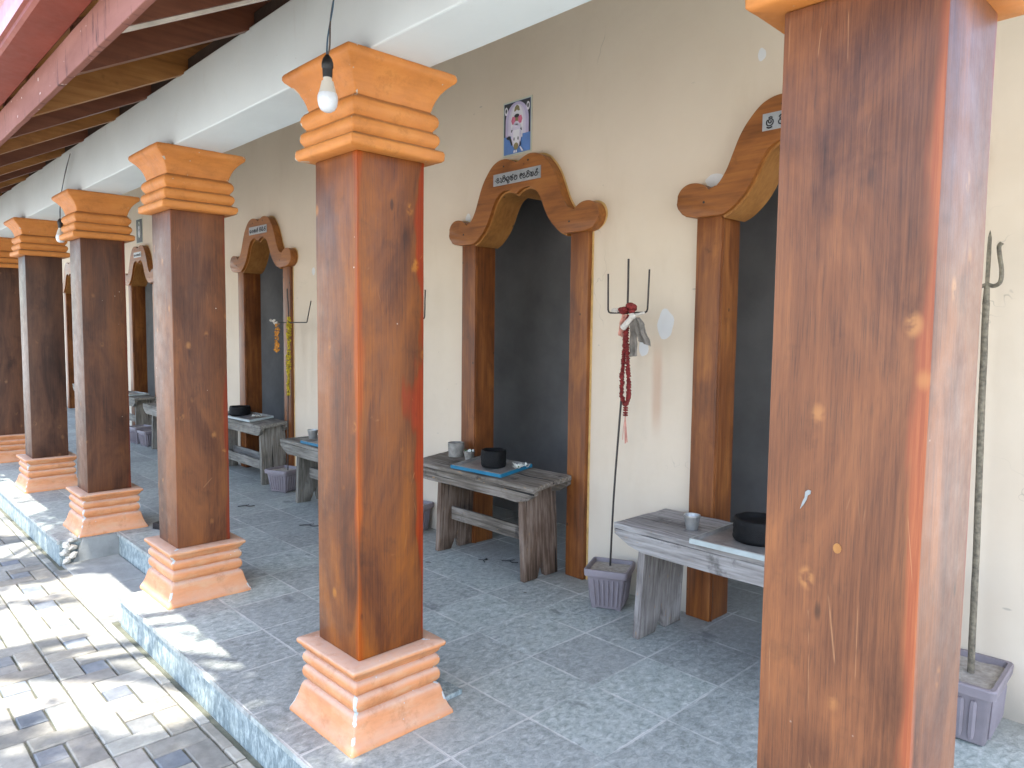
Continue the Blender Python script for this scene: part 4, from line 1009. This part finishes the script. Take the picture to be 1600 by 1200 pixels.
def deadleaf(loc, rz, s, label):
    bm = bmesh.new(); out = [(0, 0), (.3, .16), (.6, .17), (1, 0), (.6, -.15), (.3, -.16)]
    vs = [bm.verts.new((a*s, b*s, .002+.012*s*math.sin(a*5+b*9)+.004)) for a, b in out]; bm.faces.new(vs); bmesh.ops.solidify(bm, geom=bm.faces[:], thickness=.0008)
    o = fin(bm, 'dead_leaf', MAT['bark']); o.location = loc; o.rotation_euler = (0, 0, rz); tag(o, label, 'leaf', 'dead leaves on the floor')
deadleaf((-3.05, 1.22, .001), .5, .05, 'dark leaf scrap in front of the dark stained bench')
deadleaf((-2.25, 1.30, .001), 1.5, .03, 'small leaf scrap between bench and mauve planter')
deadleaf((-5.62, -.62, STREET+.004), .6, .05, 'small leaf on the paving near the broken corner')

# ------------------------------------------------------------------ tree over the street: it breaks the sun into patches
HOLES = [(-3.75, -.42, .42), (-3.30, -.50, .36), (-2.75, -.45, .30), (-2.6, -.16, .10), (-4.1, -.75, .28), (-4.55, -.35, .2), (-4.3, -.2, .18),
         (-5.6, -.45, .22), (-6.3, -.35, .25), (-7.1, -.4, .3), (-5.2, -1.0, .25), (-3.2, -.95, .22), (-2.8, -.75, .14), (-3.9, -.95, .2), (-8.2, -.5, .3), (-6.0, -1.2, .4), (-4.6, -.6, .16)]
def crown(name, c, rad, nclump, per, seed, parent, dense=()):
    rs = random.Random(seed); V = []; F = []
    for q in range(nclump+len(dense)):
        while True:
            p = Vector((rs.uniform(-1, 1), rs.uniform(-1, 1), rs.uniform(-1, 1)))
            if .35 < p.length < 1: break
        cc = Vector((c[0]+p.x*rad[0], c[1]+p.y*rad[1], c[2]+p.z*rad[2])); cr = rs.uniform(.3, .6)
        if q >= nclump: hx, hy = dense[q-nclump]; cc = Vector((hx, hy, STREET))+SUN*((c[2]+rs.uniform(-.5, .5)-STREET)/SUN.z); cr = .42
        for k in range(per*5 if q >= nclump else per):
            d = Vector((rs.gauss(0, 1), rs.gauss(0, 1), rs.gauss(0, .7))).normalized()*cr*rs.random()**.5
            p = cc+d
            t = (p.z-STREET)/SUN.z; g = p-SUN*t
            if any((g.x-hx)**2+((g.y-hy)*1.0)**2 < hr*hr for hx, hy, hr in HOLES): continue
            L = rs.uniform(.07, .13); a = Vector((rs.gauss(0, 1), rs.gauss(0, 1), rs.gauss(0, .5))).normalized(); b = a.orthogonal().normalized()
            b = (Matrix.Rotation(rs.uniform(0, 6.28), 3, a) @ b)
            i = len(V); V += [p-a*L*.5, p+b*L*.28, p+a*L*.5, p-b*L*.28]; F.append((i, i+1, i+2, i+3))
    me = bpy.data.meshes.new(name); me.from_pydata([tuple(v) for v in V], [], F); me.materials.append(MAT['leaf'])
    o = bpy.data.objects.new(name, me); COL.objects.link(o); o.parent = parent
    return o
DENSE = [(-2.3, -.2), (-2.05, -.1), (-1.9, -.3), (-1.5, -.2), (-1.2, -.35), (-.8, -.2), (-2.0, -.55), (-1.6, -.6), (-2.2, -1.0), (-3.9, -.2), (-4.8, -.3), (-5.2, -.5), (-4.7, -.75), (-6.0, -.2), (-2.9, -1.15), (-3.5, -1.2), (-4.2, -1.1), (-2.5, -.6), (-.3, -.3), (-1.0, -.8)]
def tree(base, ctr, rad, nclump, per, seed, label, dense=()):
    root = thing('street_tree', (0, 0, 0), label, 'tree', 'trees across the paved street')
    bm = bmesh.new(); b = Vector(base); c = Vector(ctr)
    tube(bm, smooth_path([b, b.lerp(c, .35)+Vector((.15, .1, .3)), b.lerp(c, .7), c], 5), [.22-.011*i for i in range(16)], 10)
    rs = random.Random(seed)
    for k in range(9):
        a = rs.uniform(0, 6.28); s = b.lerp(c, rs.uniform(.55, .95)); e = c+Vector((math.cos(a)*rad[0]*.7, math.sin(a)*rad[1]*.7, rs.uniform(-.2, .5)*rad[2]))
        tube(bm, smooth_path([s, s.lerp(e, .5)+Vector((0, 0, .25)), e], 4), [.07-.007*i for i in range(9)], 6)
    fin(bm, 'trunk', MAT['bark'], root, 60); crown('crown', ctr, rad, nclump, per, seed, root, dense)
tree((-4.5, -6.2, STREET-.05), (-1.3, -2.5, 6.4), (3.2, 1.9, 1.2), 200, 46, 11, 'leafy tree shading the paving, trunk across the street', DENSE)
tree((-9.5, -6.5, STREET-.05), (-6.8, -2.6, 6.6), (2.8, 1.9, 1.2), 130, 46, 12, 'second leafy tree farther along the paved street')
